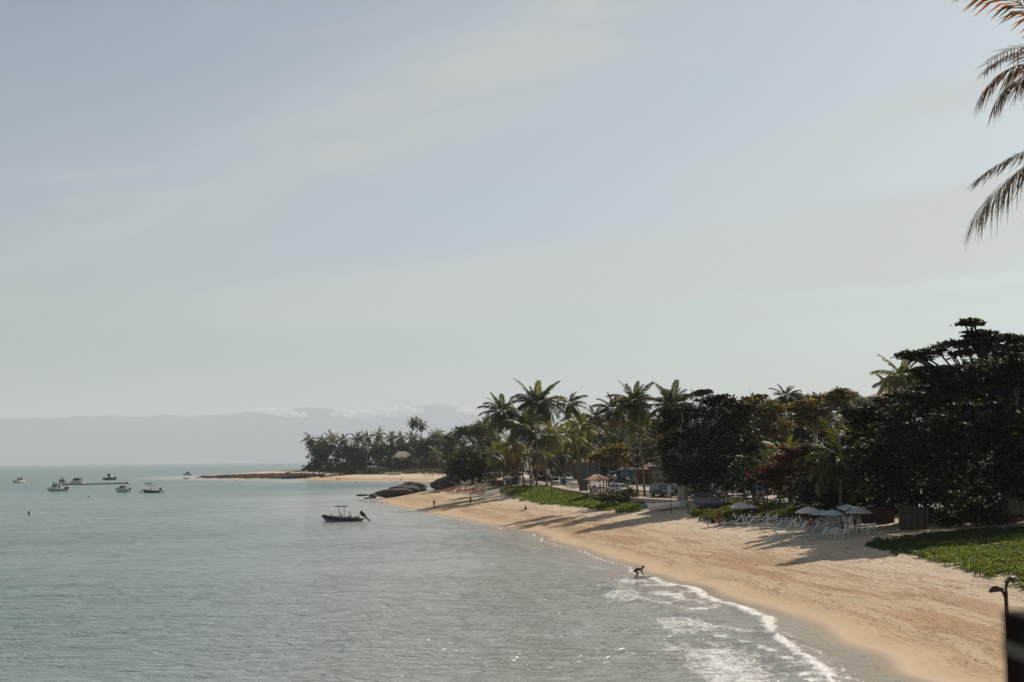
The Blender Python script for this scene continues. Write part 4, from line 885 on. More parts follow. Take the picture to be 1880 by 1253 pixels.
# ------------------------------------------------------------------ people
SKIN1 = mat('tanned skin', (.22, .115, .07), .6); SKIN2 = mat('dark skin', (.075, .042, .028), .6)
def cloth(name, c): return mat(name + ' cloth', c, .85, var=.1, scale=20)
POSES = {
 'stand': dict(pel=(0, 0, .95), che=(.01, 0, 1.28), nec=(0, 0, 1.46), hea=(.02, 0, 1.58), top=(.01, 0, 1.68), sh=(0, .18, 1.40), el=(-.02, .25, 1.13), wr=(.06, .25, .89), ha=(.08, .24, .80),
               hi=(0, .09, .90), kn=(.02, .10, .50), an=(-.02, .10, .08), to=(.14, .11, .04)),
 'walk': dict(pel=(0, 0, .94), che=(.03, 0, 1.27), nec=(.04, 0, 1.45), hea=(.07, 0, 1.57), top=(.06, 0, 1.67), sh=(.03, .18, 1.39), el=(.12, .23, 1.13), wr=(.28, .2, .97), ha=(.34, .18, .93), el2=(-.12, -.23, 1.14), wr2=(-.16, -.24, .9), ha2=(-.16, -.24, .82),
              hi=(0, .09, .89), kn=(.22, .10, .52), an=(.24, .10, .10), to=(.40, .11, .08), kn2=(-.04, -.1, .48), an2=(-.30, -.1, .16), to2=(-.20, -.11, .05)),
 'sit': dict(pel=(0, 0, .12), che=(-.07, 0, .43), nec=(-.03, 0, .62), hea=(.02, 0, .74), top=(.02, 0, .84), sh=(-.05, .18, .56), el=(.02, .24, .32), wr=(.2, .2, .36), ha=(.28, .18, .38),
             hi=(.03, .09, .12), kn=(.40, .14, .34), an=(.72, .12, .08), to=(.85, .13, .08)),
 'sitlong': dict(pel=(0, 0, .12), che=(-.08, 0, .43), nec=(-.06, 0, .62), hea=(-.02, 0, .74), top=(-.02, 0, .84), sh=(-.07, .18, .56), el=(-.22, .24, .33), wr=(-.30, .24, .1), ha=(-.34, .24, .04),
             hi=(.03, .09, .11), kn=(.46, .11, .12), an=(.88, .1, .07), to=(.92, .11, .18)),
 'chair': dict(pel=(0, 0, .52), che=(-.06, 0, .84), nec=(-.04, 0, 1.03), hea=(0, 0, 1.15), top=(0, 0, 1.25), sh=(-.05, .18, .97), el=(.02, .24, .72), wr=(.22, .2, .70), ha=(.3, .18, .70),
             hi=(.03, .09, .50), kn=(.44, .12, .50), an=(.42, .12, .08), to=(.56, .13, .04)),
 'ride': dict(pel=(-.12, 0, .98), che=(.10, 0, 1.26), nec=(.2, 0, 1.42), hea=(.27, 0, 1.52), top=(.28, 0, 1.62), sh=(.16, .17, 1.35), el=(.32, .22, 1.14), wr=(.48, .2, 1.03), ha=(.54, .2, 1.01),
             hi=(-.1, .08, .94), kn=(.25, .1, .78), an=(.12, .11, .42), to=(.25, .12, .38), kn2=(.2, -.1, .56), an2=(.02, -.11, .22), to2=(.15, -.12, .18)),
 'crouch': dict(pel=(-.08, 0, .62), che=(.24, 0, .70), nec=(.46, 0, .70), hea=(.56, 0, .78), top=(.60, 0, .88), sh=(.42, .16, .64), el=(.50, .20, .40), wr=(.62, .17, .20), ha=(.68, .16, .13),
             hi=(-.08, .08, .57), kn=(.22, .11, .33), an=(.0, .11, .08), to=(.14, .12, .03), kn2=(.16, -.1, .30), an2=(-.10, -.1, .06), to2=(.02, -.11, .02)),
}
RAD = dict(pel=.135, che=.15, nec=.058, hea=.098, top=.07, sh=.062, el=.045, wr=.03, ha=.036, hi=.09, kn=.062, an=.042, to=.036)
PMESH = {}
def body_mesh(pose, slim):
    if (pose, slim) in PMESH: return PMESH[(pose, slim)]
    J = POSES[pose]; names = ['pel', 'che', 'nec', 'hea', 'top']; V = [J[n] for n in names]; Rr = [RAD[n] * (slim if n in ('pel', 'che') else 1) for n in names]
    E = [(0, 1), (1, 2), (2, 3), (3, 4)]; kinds = list(names)
    for sgn in (1, -1):
        for chain, root in ((('sh', 'el', 'wr', 'ha'), 1), (('hi', 'kn', 'an', 'to'), 0)):
            prev = root
            for n in chain:
                p = J.get(n + '2') if (sgn < 0 and n + '2' in J) else (J[n][0], sgn * abs(J[n][1]), J[n][2])
                V.append(p); Rr.append(RAD[n]); kinds.append(n); E.append((prev, len(V) - 1)); prev = len(V) - 1
    me = bpy.data.meshes.new('b'); me.from_pydata(V, E, []); o = bpy.data.objects.new('b', me); COL.objects.link(o)
    sk = o.modifiers.new('s', 'SKIN'); sk.use_smooth_shade = True; sk.branch_smoothing = .3
    for i, r in enumerate(Rr): me.skin_vertices[0].data[i].radius = (r, r)
    me.skin_vertices[0].data[0].use_root = True
    su = o.modifiers.new('u', 'SUBSURF'); su.levels = 1; su.render_levels = 1
    dg = bpy.context.evaluated_depsgraph_get(); res = bpy.data.meshes.new_from_object(o.evaluated_get(dg))
    bpy.data.objects.remove(o); res.materials.clear()
    seg = [(Vector(V[a]), Vector(V[b]), kinds[b]) for a, b in E]; idx = []
    for p in res.polygons:
        best = 1e9; kk = None
        for a, b, k in seg:
            d = b - a; t = max(0, min(1, (p.center - a).dot(d) / d.dot(d))); q = (a + d * t - p.center).length
            if q < best: best = q; kk = (k, t)
        k, t = kk
        idx.append(1 if k in ('che', 'sh') or (k == 'nec' and t < .45) or (k == 'el' and t < .5) else 2 if k == 'hi' or (k == 'kn' and t < .55) or (k == 'che' and t < .2) else 0)
    PMESH[(pose, slim)] = (res, idx); return PMESH[(pose, slim)]
def person(label, loc, face, pose='stand', h=1.7, top=None, bottom=None, skin=None, hair=(.02, .015, .012), group=None, slim=1.0, cap=None):
    """face: heading in degrees, 0 = towards +X (right)"""
    res, idx = body_mesh(pose, slim); me = res.copy(); sk = skin or SKIN1
    for m in (sk, top or sk, bottom or sk): me.materials.append(m)
    me.polygons.foreach_set('material_index', idx)
    t = thing('person', label, 'person', loc, math.radians(face), group, h / 1.7)
    link('body', me, t)
    J = POSES[pose]; hb = MB(); c = Vector(J['hea']).lerp(Vector(J['top']), .55)
    bmh = bmesh.new(); bmesh.ops.create_icosphere(bmh, subdivisions=2, radius=.112)
    for v_ in list(bmh.verts):
        if v_.co.x > .035 and v_.co.z < .045: bmh.verts.remove(v_)
    hm = bpy.data.meshes.new('hair'); bmh.to_mesh(hm); bmh.free(); hm.materials.append(mat('hair %g' % hair[0], hair, .5))
    for p in hm.polygons: p.use_smooth = True
    o = link('hair', hm, t); o.location = c + Vector((-.015, 0, .0))
    if cap:
        mb = MB(); mb.lathe([(.12, 0), (.118, .05), (.08, .1), (0, .12)], (0, 0, 0), 10); mb.box((.13, 0, .01), (.14, .17, .015)); q = mb.build('cap', cap, t, True); q.location = c + Vector((0, 0, .01))
    return t
BLK = cloth('black', (.018, .018, .02)); REDC = cloth('red', (.38, .05, .04)); WHTC = cloth('white', (.62, .6, .56)); BLUC = cloth('blue', (.05, .10, .22)); PNK = cloth('pinkish red', (.42, .14, .11)); LIL = cloth('lilac', (.36, .30, .42)); KHA = cloth('khaki', (.25, .2, .12)); ORG = cloth('orange', (.5, .16, .05))
p0 = at_z(1167.5, 1061, 0); p0.z = .02
surf = person('child bending forward with both hands on a bodyboard at the water edge', (p0.x, p0.y, -.02), 0, 'crouch', 1.7, BLK, BLK, SKIN2, cap=BLK)
bd = MB(); rows = []
for i in range(15):
    t = i / 14; w = .26 * (1 - (2 * abs(t - .47)) ** 3.2) ** .6 + .01 if abs(t - .47) < .5 else .02
    z = .02 + .02 * t + .13 * max(0, t - .55) ** 1.4; x = 1.22 * t
    rows.append([(x, -w, z), (x, -w * .6, z + .03), (x, 0, z + .035), (x, w * .6, z + .03), (x, w, z), (x, 0, z - .03)])
bd.grid(rows, closed=True)
bo = bd.build('bodyboard', mat('wine red board', (.09, .03, .04), .35), smooth=True); bo.location = (p0.x + .12, p0.y, .03); tag(bo, 'slim dark red board lying on the water under the child\'s hands', 'bodyboard')
def pp(label, px, py, face, **kw): return person(label, G(px, py), face, **kw)
pp('woman in a reddish swimsuit standing on the sand left of the long shadows', 797, 934, -60, h=1.65, bottom=REDC, top=PNK, slim=.9)
pp('man in dark shorts and a reddish top standing in the palm shadows', 864, 928, -100, pose='walk', top=PNK, bottom=BLK, h=1.75)
pp('person sitting on the open sand with legs stretched out to the left', 964, 938, 190, pose='sitlong', top=BLK, bottom=BLK, skin=SKIN2)
pp('person sitting by the red chairs, left of a pair in dark clothes', 800, 906, 200, pose='sit', top=BLK, bottom=BLK, skin=SKIN2)
pp('person sitting by the red chairs, right of a pair, in red', 807, 906, 170, pose='sit', top=REDC, bottom=BLK)
pp('person standing at the far water edge, left one of a couple', 618, 883, -80, top=BLK, bottom=BLK, skin=SKIN2)
pp('person standing at the far water edge, right one of a couple', 623, 883.5, -100, top=BLK, bottom=BLUC, skin=SKIN2)
for i, (x, y, lab) in enumerate([(458, 878, 'first'), (466, 879, 'second'), (473, 878.5, 'third'), (500, 873, 'fourth')]):
    pp('tiny figure on the far sand spit, %s from the left' % lab, x, y, -90, top=[BLK, KHA, WHTC, BLK][i], bottom=BLK, group='people on the spit', pose=['stand', 'walk'][i % 2])
for i, (x, y, lab) in enumerate([(779, 876, 'first'), (785, 877, 'second'), (789, 875, 'third'), (794, 877, 'fourth'), (737, 884, 'fifth')]):
    pp('small figure on the beach behind the boulders, %s of five' % lab, x, y, -60 + 40 * i, top=[BLK, WHTC, BLK, WHTC, REDC][i], bottom=BLK, group='people on the far beach', pose=['walk', 'stand'][i % 2])
pp('person in a red shirt standing beside the leaning palm trunks', 1170, 912, 150, top=REDC, bottom=BLK, h=1.8)
pp('person in lilac sitting by the pavement right of the white car', 1154, 909, 200, pose='walk', top=LIL, bottom=KHA)['label'] = 'person in lilac walking on the pavement right of the white car'
pp('person in dark clothes standing beside the blue booth', 1385, 921, -90, top=BLK, bottom=BLK, skin=SKIN2, h=1.75)
pp('person in white shirt standing between dark pickup and big trunk', 1318, 921, -60, top=WHTC, bottom=BLUC)
pp('person in orange shirt beside the one in white', 1326, 922, -120, top=ORG, bottom=WHTC)
pp('dark figure standing near the rail below the almond tree', 1368, 924, 180, top=BLK, bottom=BLK, pose='walk', skin=SKIN2)
pp('person inside the tile-roofed kiosk, left one', 1091, 909, -90, top=BLK, bottom=BLK, skin=SKIN2)
pp('person inside the tile-roofed kiosk, right one', 1102, 909, 180, top=BLK, bottom=BLK, skin=SKIN2)
pp('person in a white shirt standing at the drinks stall under the palms', 963, 891, -90, top=WHTC, bottom=BLK)
pp('person in pale clothes standing left of the stall counter', 895, 893, -60, top=WHTC, bottom=KHA)
pp('person in pale shirt behind the left part of the stall', 904, 890, -90, top=KHA, bottom=BLK)
pp('person in dark clothes at the right end of the stall', 953, 893, 180, top=BLK, bottom=BLK, skin=SKIN2)
for i, (x, y, lab, tp) in enumerate([(826, 904, 'leftmost sitter at the red tables', WHTC), (843, 906, 'sitter in blue at the second red table', BLUC), (868, 905, 'sitter in black at the third red table', BLK), (876, 899, 'person in white standing behind the red tables', WHTC),
        (1379, 962, 'sitter in blue in the chair row by the bushes', BLUC), (1409, 963, 'sitter in khaki in the chair row by the bushes', KHA), (1487, 974, 'sitter in orange at the red table under the parasols', ORG), (1512, 972, 'sitter in white among the parasols', WHTC), (1547, 987, 'sitter in black under the front blue parasol', BLK), (1570, 975, 'person in khaki standing by the rightmost parasol', KHA)]):
    pp(lab, x, y, [0, 180, 40, -90, 180, 0, 20, 160, 180, -120][i], pose='walk' if 'standing' in lab else 'chair', top=tp, bottom=BLK, skin=SKIN1 if i % 2 else SKIN2)
# cyclist
def bicycle(loc, rz):
    t = thing('bicycle', 'bicycle ridden along the street past the big almond tree', 'bicycle', loc, rz); bm_ = mat('bicycle paint', (.05, .05, .055), .4, .3)
    fr = MB(); A, B_, C_, D_, E_ = (-.52, 0, .34), (-.05, 0, .3), (-.2, 0, .85), (.38, 0, .82), (.55, 0, .34)
    for a_, b_ in ((A, B_), (A, C_), (B_, C_), (B_, D_), (C_, D_), (D_, E_)): fr.tube([a_, b_], .02, 5)
    fr.build('frame', bm_, t)
    for x in (-.52, .55):
        w = MB(); R = [(x + .33 * math.cos(k * math.pi / 9), 0, .34 + .33 * math.sin(k * math.pi / 9)) for k in range(19)]; w.tube(R, .022, 5)
        for k in range(6): w.tube([(x, 0, .34), (x + .32 * math.cos(k * 1.047), 0, .34 + .32 * math.sin(k * 1.047))], .006, 3)
        w.build('wheel', bm_, t)
    hb = MB(); hb.tube([(.38, 0, .8), (.42, 0, 1.0)], .018, 5); hb.tube([(.5, -.25, 1.0), (.42, 0, 1.02), (.5, .25, 1.0)], .018, 5); hb.build('handlebar', bm_, t)
    sd = MB(); sd.box((-.22, 0, .9), (.26, .14, .05)); sd.build('saddle', BLK, t)
q = G(1269, 915); bicycle(q, math.radians(160))
person('cyclist in dark clothes riding past the big almond tree', q, 160, 'ride', top=BLK, bottom=BLK, skin=SKIN2)

# ------------------------------------------------------------------ boats
WHITE = mat('white gelcoat', (.66, .64, .60), .35, var=.08, scale=1.5); DGREY = mat('dark grey rubber', (.028, .03, .033), .6); GLASS = mat('dark boat glass', (.02, .025, .03), .08, spec=.7)
METAL = mat('dull steel', (.32, .32, .32), .4, .8); BLACKP = mat('black paint', (.012, .013, .014), .35); TEAL = mat('teal hull paint', (.015, .14, .17), .5); WOODB = mat('brown boat wood', (.12, .065, .035), .7, var=.25); REDP = mat('red paint', (.33, .04, .03), .5)
def hull_mesh(L, B, H, sheer=.25, keel=.25, fine=1.7, stern=.85, rake=.12):
    """bow to +X; open shell with rim and an inner deck"""
    n = 15; rows = []; rim = []
    for i in range(n):
        t = i / (n - 1); x = -L / 2 + L * t; b = B / 2 * (stern + (1 - stern) * min(1, t * 2.5)) * (1 - max(0, (t - .45) / .55) ** fine)
        zt = H * (1 + sheer * t ** 2.2); xk = x - rake * L * max(0, (t - .6) / .4) ** 1.5; zb = -keel * (1 - max(0, (t - .75) / .25) ** 2)
        b = max(b, .015)
        P = [(xk, 0, zb), (xk * .6 + x * .4, b * .72, .06 * H + zb * .3), (x, b * .95, zt * .6), (x, b, zt)]
        rows.append([(p[0], -p[1], p[2]) for p in P[::-1]] + P[1:]); rim.append((x, b, zt))
    mb = MB(); mb.grid(rows, 0); mb.add(rows[0], [tuple(range(7))], 0)
    dk = [[(x, -b * .93, z - .12 * H), (x, b * .93, z - .12 * H)] for x, b, z in rim]; mb.grid(dk, 1)
    for s_ in (-1, 1): mb.tube([(x, s_ * b, z) for x, b, z in rim], .045 + B * .008, 5, 2)
    return mb
def outboard(mb, x, y, z, tilt=0.0, s=1.0):
    R = Matrix.Rotation(-tilt, 3, 'Y'); c = Vector((x, y, z))
    def q(p): return R @ (Vector(p) * s) + c
    return [[q((0, 0, .1)), q((-.02, 0, .25)), q((-.05, 0, .62)), q((-.08, 0, .72))], [q((-.05, 0, .1)), q((-.08, 0, -.4)), q((-.1, 0, -.75))], q]
def add_outboard(t, x, y, z, tilt=0.0, s=1.0, m=None):
    mb = MB(); a_, b_, q = outboard(mb, x, y, z, tilt, s)
    mb.tube(a_, [.16 * s, .26 * s, .24 * s, .08 * s], 8); mb.tube(b_, [.12 * s, .09 * s, .07 * s], 6)
    mb.tube([q((.12, 0, -.72)), q((-.02, 0, -.72)), q((-.28, 0, -.72))], [.03 * s, .09 * s, .05 * s], 6)
    for k in range(3):
        a = k * 2.1; mb.tube([q((-.26, 0, -.72)), q((-.28, .17 * math.cos(a), -.72 + .17 * math.sin(a)))], [.05 * s, .03 * s], 4)
    return mb.build('outboard_motor', m or BLACKP, t, smooth=True)
def rib(label, loc, rz, L=6.6, ttop='flat', canvas=None, stripe=WHITE):
    t = thing('inflatable_boat', label, 'boat', loc, rz); B = L * .36
    h = hull_mesh(L * .94, B * .72, .42, .7, .3); h.build('hull', [mat('pale grey hull', (.30, .32, .32), .5), WHITE, DGREY], t, smooth=True)
    pts = [(-L / 2, B * .42, .42), (-L * .2, B * .44, .44), (L * .12, B * .42, .50), (L * .32, B * .30, .66), (L * .44, B * .12, .84), (L * .47, 0, .88)]
    pts += [(x, -y, z) for x, y, z in pts[-2::-1]]; tb = MB(); tb.tube(pts, [.14] + [.27] * (len(pts) - 2) + [.14], 10); tb.build('tube', DGREY, t, smooth=True)
    c = MB(); c.box((.25, 0, .75), (.75, .8, .75), taper=.8); c.build('console', WHITE, t)
    w = MB(); w.box((.45, 0, 1.28), (.05, .75, .4), rot=Matrix.Rotation(-.35, 3, 'Y')); w.build('windscreen', GLASS, t)
    s_ = MB(); s_.box((-1.1, 0, .70), (.6, .9, .5)); s_.box((-1.38, 0, 1.02), (.1, .9, .35)); s_.build('seat', mat('cream cushion', (.5, .44, .33), .7), t)
    s_ = MB(); s_.box((-2.3, 0, .66), (.7, 1.3, .35)); s_.build('bench', mat('cream cushion', (.5, .44, .33), .7), t)
    for y in (-.38, .38):
        for x, xx in ((.55, .75), (-.15, -.2)):
            p_ = MB(); p_.tube([(x, y, .8), (xx, y * 1.15, 2.3)], .03, 5); p_.build('top_post', METAL, t)
    tp = MB(); tp.box((.28, 0, 2.36), (2.0, 1.35, .09)); tp.box((.28, 0, 2.42), (1.8, 1.15, .05)); tp.build('canopy', canvas or DGREY, t)
    pl = MB(); pl.tube([(1.7, .2, .7), (1.95, .2, 1.35)], [.06, .04], 5); pl.build('bow_post', BLACKP, t)
    pl = MB(); pl.tube([(-1.0, -.3, .9), (-1.0, -.3, 1.45)], [.03, .03], 5); pl.tube([(-1.0, -.3, 1.2), (-1.0, -.3, 1.4)], [.1, .09], 6); pl.build('stern_light', BLACKP, t)
    add_outboard(t, -L / 2 - .1, 0, .72, -.7, 1.5); return t
def sea_at(px, py): q = at_z(px, py, 0); return Vector((q.x, q.y, -.04))
rib('dark grey inflatable boat with flat t-top and tilted black outboard, nearest of the moored boats', sea_at(630, 957.5), math.radians(178))
rib('dark inflatable boat with teal awning moored beside the white cabin boat', sea_at(279, 905), math.radians(170), 6.2, canvas=TEAL)
def cabin_boat(label, px, py, deg, L, cab=(.0, .45, 1.3), hullm=WHITE, roofm=None, fly=False, engines=1, stripe=None, mast=0, name='motor_boat', H=.85, rail=True):
    t = thing(name, label, 'boat', sea_at(px, py), math.radians(deg)); B = L * .34; h = hull_mesh(L, B, H, .4, .35)
    h.build('hull', [hullm, WHITE, stripe or hullm], t, smooth=True)
    x0, ln, ht = cab[0] * L, cab[1] * L, cab[2]
    c = MB(); c.prism([(x0 - ln / 2, H * .8), (x0 + ln * .62, H * .95), (x0 + ln * .3, H + ht), (x0 - ln / 2, H + ht)], 'Y', -B * .34, B * .34); c.build('cabin', WHITE, t)
    g = MB(); g.prism([(x0 - ln * .42, H + ht * .45), (x0 + ln * .43, H + ht * .45), (x0 + ln * .28, H + ht * .88), (x0 - ln * .42, H + ht * .88)], 'Y', -B * .34 - .02, B * .34 + .02)
    g.box((x0 - ln / 2 - .02, 0, H + ht * .4), (.04, B * .4, ht * .75)); g.build('window', GLASS, t)
    r = MB(); r.box((x0 - ln * .08, 0, H + ht + .05), (ln * 1.05, B * .78, .08)); r.build('cabin_roof', roofm or WHITE, t)
    if fly:
        f = MB(); f.box((x0, 0, H + ht + .35), (ln * .5, B * .6, .5), taper=.85); f.build('flybridge', WHITE, t)
        for s_ in (-1, 1):
            for xx in (-.2, .2): k = MB(); k.tube([(x0 + xx * ln, s_ * B * .28, H + ht), (x0 + xx * ln, s_ * B * .28, H + ht + 1.5)], .03, 4); k.build('top_post', METAL, t)
        f = MB(); f.box((x0, 0, H + ht + 1.52), (ln * .55, B * .66, .07)); f.build('canopy', roofm or WHITE, t)
    if mast: k = MB(); k.tube([(x0, 0, H + ht), (x0, 0, H + ht + mast)], [.05, .03], 5); k.tube([(x0 - .5, 0, H + ht + mast * .7), (x0 + .5, 0, H + ht + mast * .7)], .03, 4); k.build('mast', METAL, t)
    if rail:
        k = MB(); k.tube([(L * .15, -B * .42, H * 1.5), (L * .38, -B * .2, H * 1.75), (L * .47, 0, H * 1.85), (L * .38, B * .2, H * 1.75), (L * .15, B * .42, H * 1.5)], .025, 4)
        for p in ((.25, .36), (.38, .2), (.25, -.36), (.38, -.2)): k.tube([(L * p[0], B * p[1], H * 1.1), (L * p[0], B * p[1], H * 1.65)], .02, 4)
        k.build('bow_rail', METAL, t)
    for i in range(engines): add_outboard(t, -L / 2 - .15, (i - (engines - 1) / 2) * .7, H * .75, .0, 1.25)
    return t
cabin_boat('white motor boat with dark canopy seen from the stern, leftmost whole boat', 36, 887, 62, 6.6, (.05, .4, 1.7), roofm=DGREY, engines=1)
cabin_boat('white boat with black outboards and brown wheelhouse, nearest of the moored cluster on the left', 104, 902, 158, 8.2, (.02, .32, 1.6), roofm=mat('tan canvas', (.32, .24, .16), .8), engines=3)
cabin_boat('white boat with tall wheelhouse frame moored behind the one with three outboards', 114, 891, 20, 6.6, (0, .4, 1.6), fly=True, roofm=mat('tan canvas', (.32, .24, .16), .8), engines=1)
cabin_boat('rounded white cabin cruiser at the left end of the floating pontoon', 141, 889, 165, 7.4, (-.03, .6, 2.0), engines=0)
cabin_boat('white cabin boat with a dark stripe, in front of the floating pontoon', 225, 903.5, 158, 5.6, (-.02, .42, 1.25), stripe=BLACKP, engines=1)
cabin_boat('teal fishing boat with high bow and dark wheelhouse, far out', 202, 881.5, 0, 7.6, (-.02, .34, 2.2), hullm=TEAL, roofm=WOODB, mast=1.9, name='fishing_boat', H=1.25, engines=0)
cabin_boat('small white and green cabin boat, farthest right of the moored boats', 345, 873, 178, 7.4, (0, .45, 1.7), stripe=mat('green paint', (.03, .16, .07), .5), mast=1.0, engines=0)
cabin_boat('white boat cut off by the left edge of the view', -9, 890, 90, 8.0, (0, .45, 2.0), engines=0)
def dinghy(label, px, py, deg, L, m, seat=REDP):
    t = thing('dinghy', label, 'boat', sea_at(px, py), math.radians(deg)); hull_mesh(L, L * .42, .45, .3, .15).build('hull', [m, m, m], t, smooth=True)
    for x in (-.2, .12): s_ = MB(); s_.box((x * L, 0, .5), (.35, L * .36, .12)); s_.build('seat', seat, t)
    add_outboard(t, -L / 2 - .1, 0, .35, 0, .8); return t
dinghy('small white dinghy with red seats above the dark inflatable boat', 271, 889, 165, 3.4, WHITE)
dinghy('tiny orange dinghy below the green cabin boat', 341, 880, 175, 3.0, mat('orange paint', (.42, .20, .07), .5))
# floating pontoon of dark floats
pa, pb = at_z(117, 891.2, 0), at_z(236, 888.6, 0); t = thing('floating_pontoon', 'long line of black floats lying across the moorings', 'floating barrier', pa)
d = pb - pa; pipe = MB(); pipe.tube([(0, 0, .25), tuple(d + Vector((0, 0, .25)))], .22, 6); pipe.build('pipe', BLACKP, t)
fb = MB(); fb.tube([(-.45, 0, 0), (-.3, 0, 0), (.3, 0, 0), (.45, 0, 0)], [.25, .5, .5, .25], 8); fme = fb.mesh('float', BLACKP, True)
nfl = 26
for i in range(nfl):
    o = link('float', fme, t); o.location = d * ((i + .5) / nfl) + Vector((0, 0, .22 + (.25 if i == nfl - 1 else 0))); o.rotation_euler.z = math.atan2(d.y, d.x)
def buoy(label, px, py, col, h=.9, r=.35):
    q = at_z(px, py, 0); mb = MB(); mb.lathe([(0, -.3), (r, -.1), (r, .25), (r * .3, .45), (r * .15, h), (0, h + .02)], n=10); o = mb.build('buoy', mat('buoy ' + label[:12], col, .5), smooth=True); o.location = q; tag(o, label, 'buoy')
buoy('dark spar buoy alone near the left edge', 53, 944, (.05, .035, .025), .75, .22)
buoy('pinkish round buoy between the white boat and the spar buoy', 163, 913, (.45, .22, .17), .6, .3)
buoy('black mooring buoy at the bow of the dark inflatable boat', 259, 905, (.02, .02, .02), .4, .4)
buoy('white mooring buoy off the far spit', 436, 883, (.55, .52, .48), .4, .5)
# ------------------------------------------------------------------ boats drawn up on the sand
def beached(label, a, b, L, B, H, mats_, sheer=.35, tilt=.0, name='rowing_boat', thwarts=3):
    """a: pixel of the bow end on the ground, b: pixel of the stern end"""
    A, Bp = G(*a), G(*b); d = (A - Bp); c = (A + Bp) / 2; t = thing(name, label, 'boat', (c.x, c.y, gz(c.x, c.y) + .25), math.atan2(d.y, d.x)); t.rotation_euler.y = -math.asin(max(-.3, min(.3, (A.z - Bp.z) / d.length))); t.rotation_euler.x = tilt
    hull_mesh(L, B, H, sheer, .22).build('hull', mats_, t, smooth=True)
    for i in range(thwarts): s_ = MB(); s_.box((-L * .3 + i * L * .24, 0, H * .93), (.28, B * .8, .05)); s_.build('thwart', WOODB, t)
    return t
beached('long white boat with brown gunwale drawn up on the sand, bow to the left', (1180, 942), (1262, 932), 7.6, 1.7, .75, [WHITE, mat('grey boat inside', (.25, .25, .24), .7), WOODB], thwarts=4)
beached('grey boat with a yellowish deck behind the white one', (1258, 932), (1330, 929), 6.0, 1.8, .8, [mat('blue grey hull', (.10, .13, .15), .6), mat('ochre deck', (.30, .26, .12), .7), BLACKP])
beached('dark boat under the almond tree right of the white one', (1275, 942), (1340, 938), 6.0, 1.7, .7, [mat('dark green hull', (.015, .035, .03), .6), BLACKP, DGREY])
beached('large white and brown fishing boat hauled up under the palms of the point', (668, 870), (728, 868), 17, 4.4, 2.6, [mat('weathered boat planks', (.18, .13, .10), .7, var=.3, scale=1), WHITE, WHITE], name='fishing_boat')
beached('pale small boat lying beside the large hauled-up fishing boat', (706, 873), (738, 871), 8, 2.2, .8, [WHITE, WHITE, WHITE])
t = thing('gear_heap', 'x', 'tarpaulin', G(1198, 938))
bm = bmesh.new(); bmesh.ops.create_icosphere(bm, subdivisions=3, radius=1)
for v_ in bm.verts: n_ = float(fbm(v_.co.x * 2 + 3, v_.co.y * 2 + v_.co.z * 2, 3)); v_.co = Vector((v_.co.x * 1.2, v_.co.y * .8, max(0, v_.co.z) ** .5 * .55)) * (.55 + .9 * n_)
me = bpy.data.meshes.new('tarpaulin'); bm.to_mesh(me); bm.free(); me.materials.append(mat('blue tarpaulin', (.01, .13, .24), .5)); o = link('tarpaulin', me, t); o.location.z = .3
t['label'] = 'bright blue tarpaulin heaped over gear beside the white boat'
for i, (x, y) in enumerate([(1285, 941), (1291, 941)]):
    mb = MB(); mb.tube([(0, 0, 0), (0, 0, .75)], [.2, .18], 10); mb.tube([(0, 0, .75), (0, 0, .85)], [.1, .1], 8); o = mb.build('jerrycan', WHITE); o.location = G(x, y); tag(o, 'pale drum standing in the shade by the beached boats, %s of two' % ['left', 'right'][i], 'drum', 'drums by the beached boats')

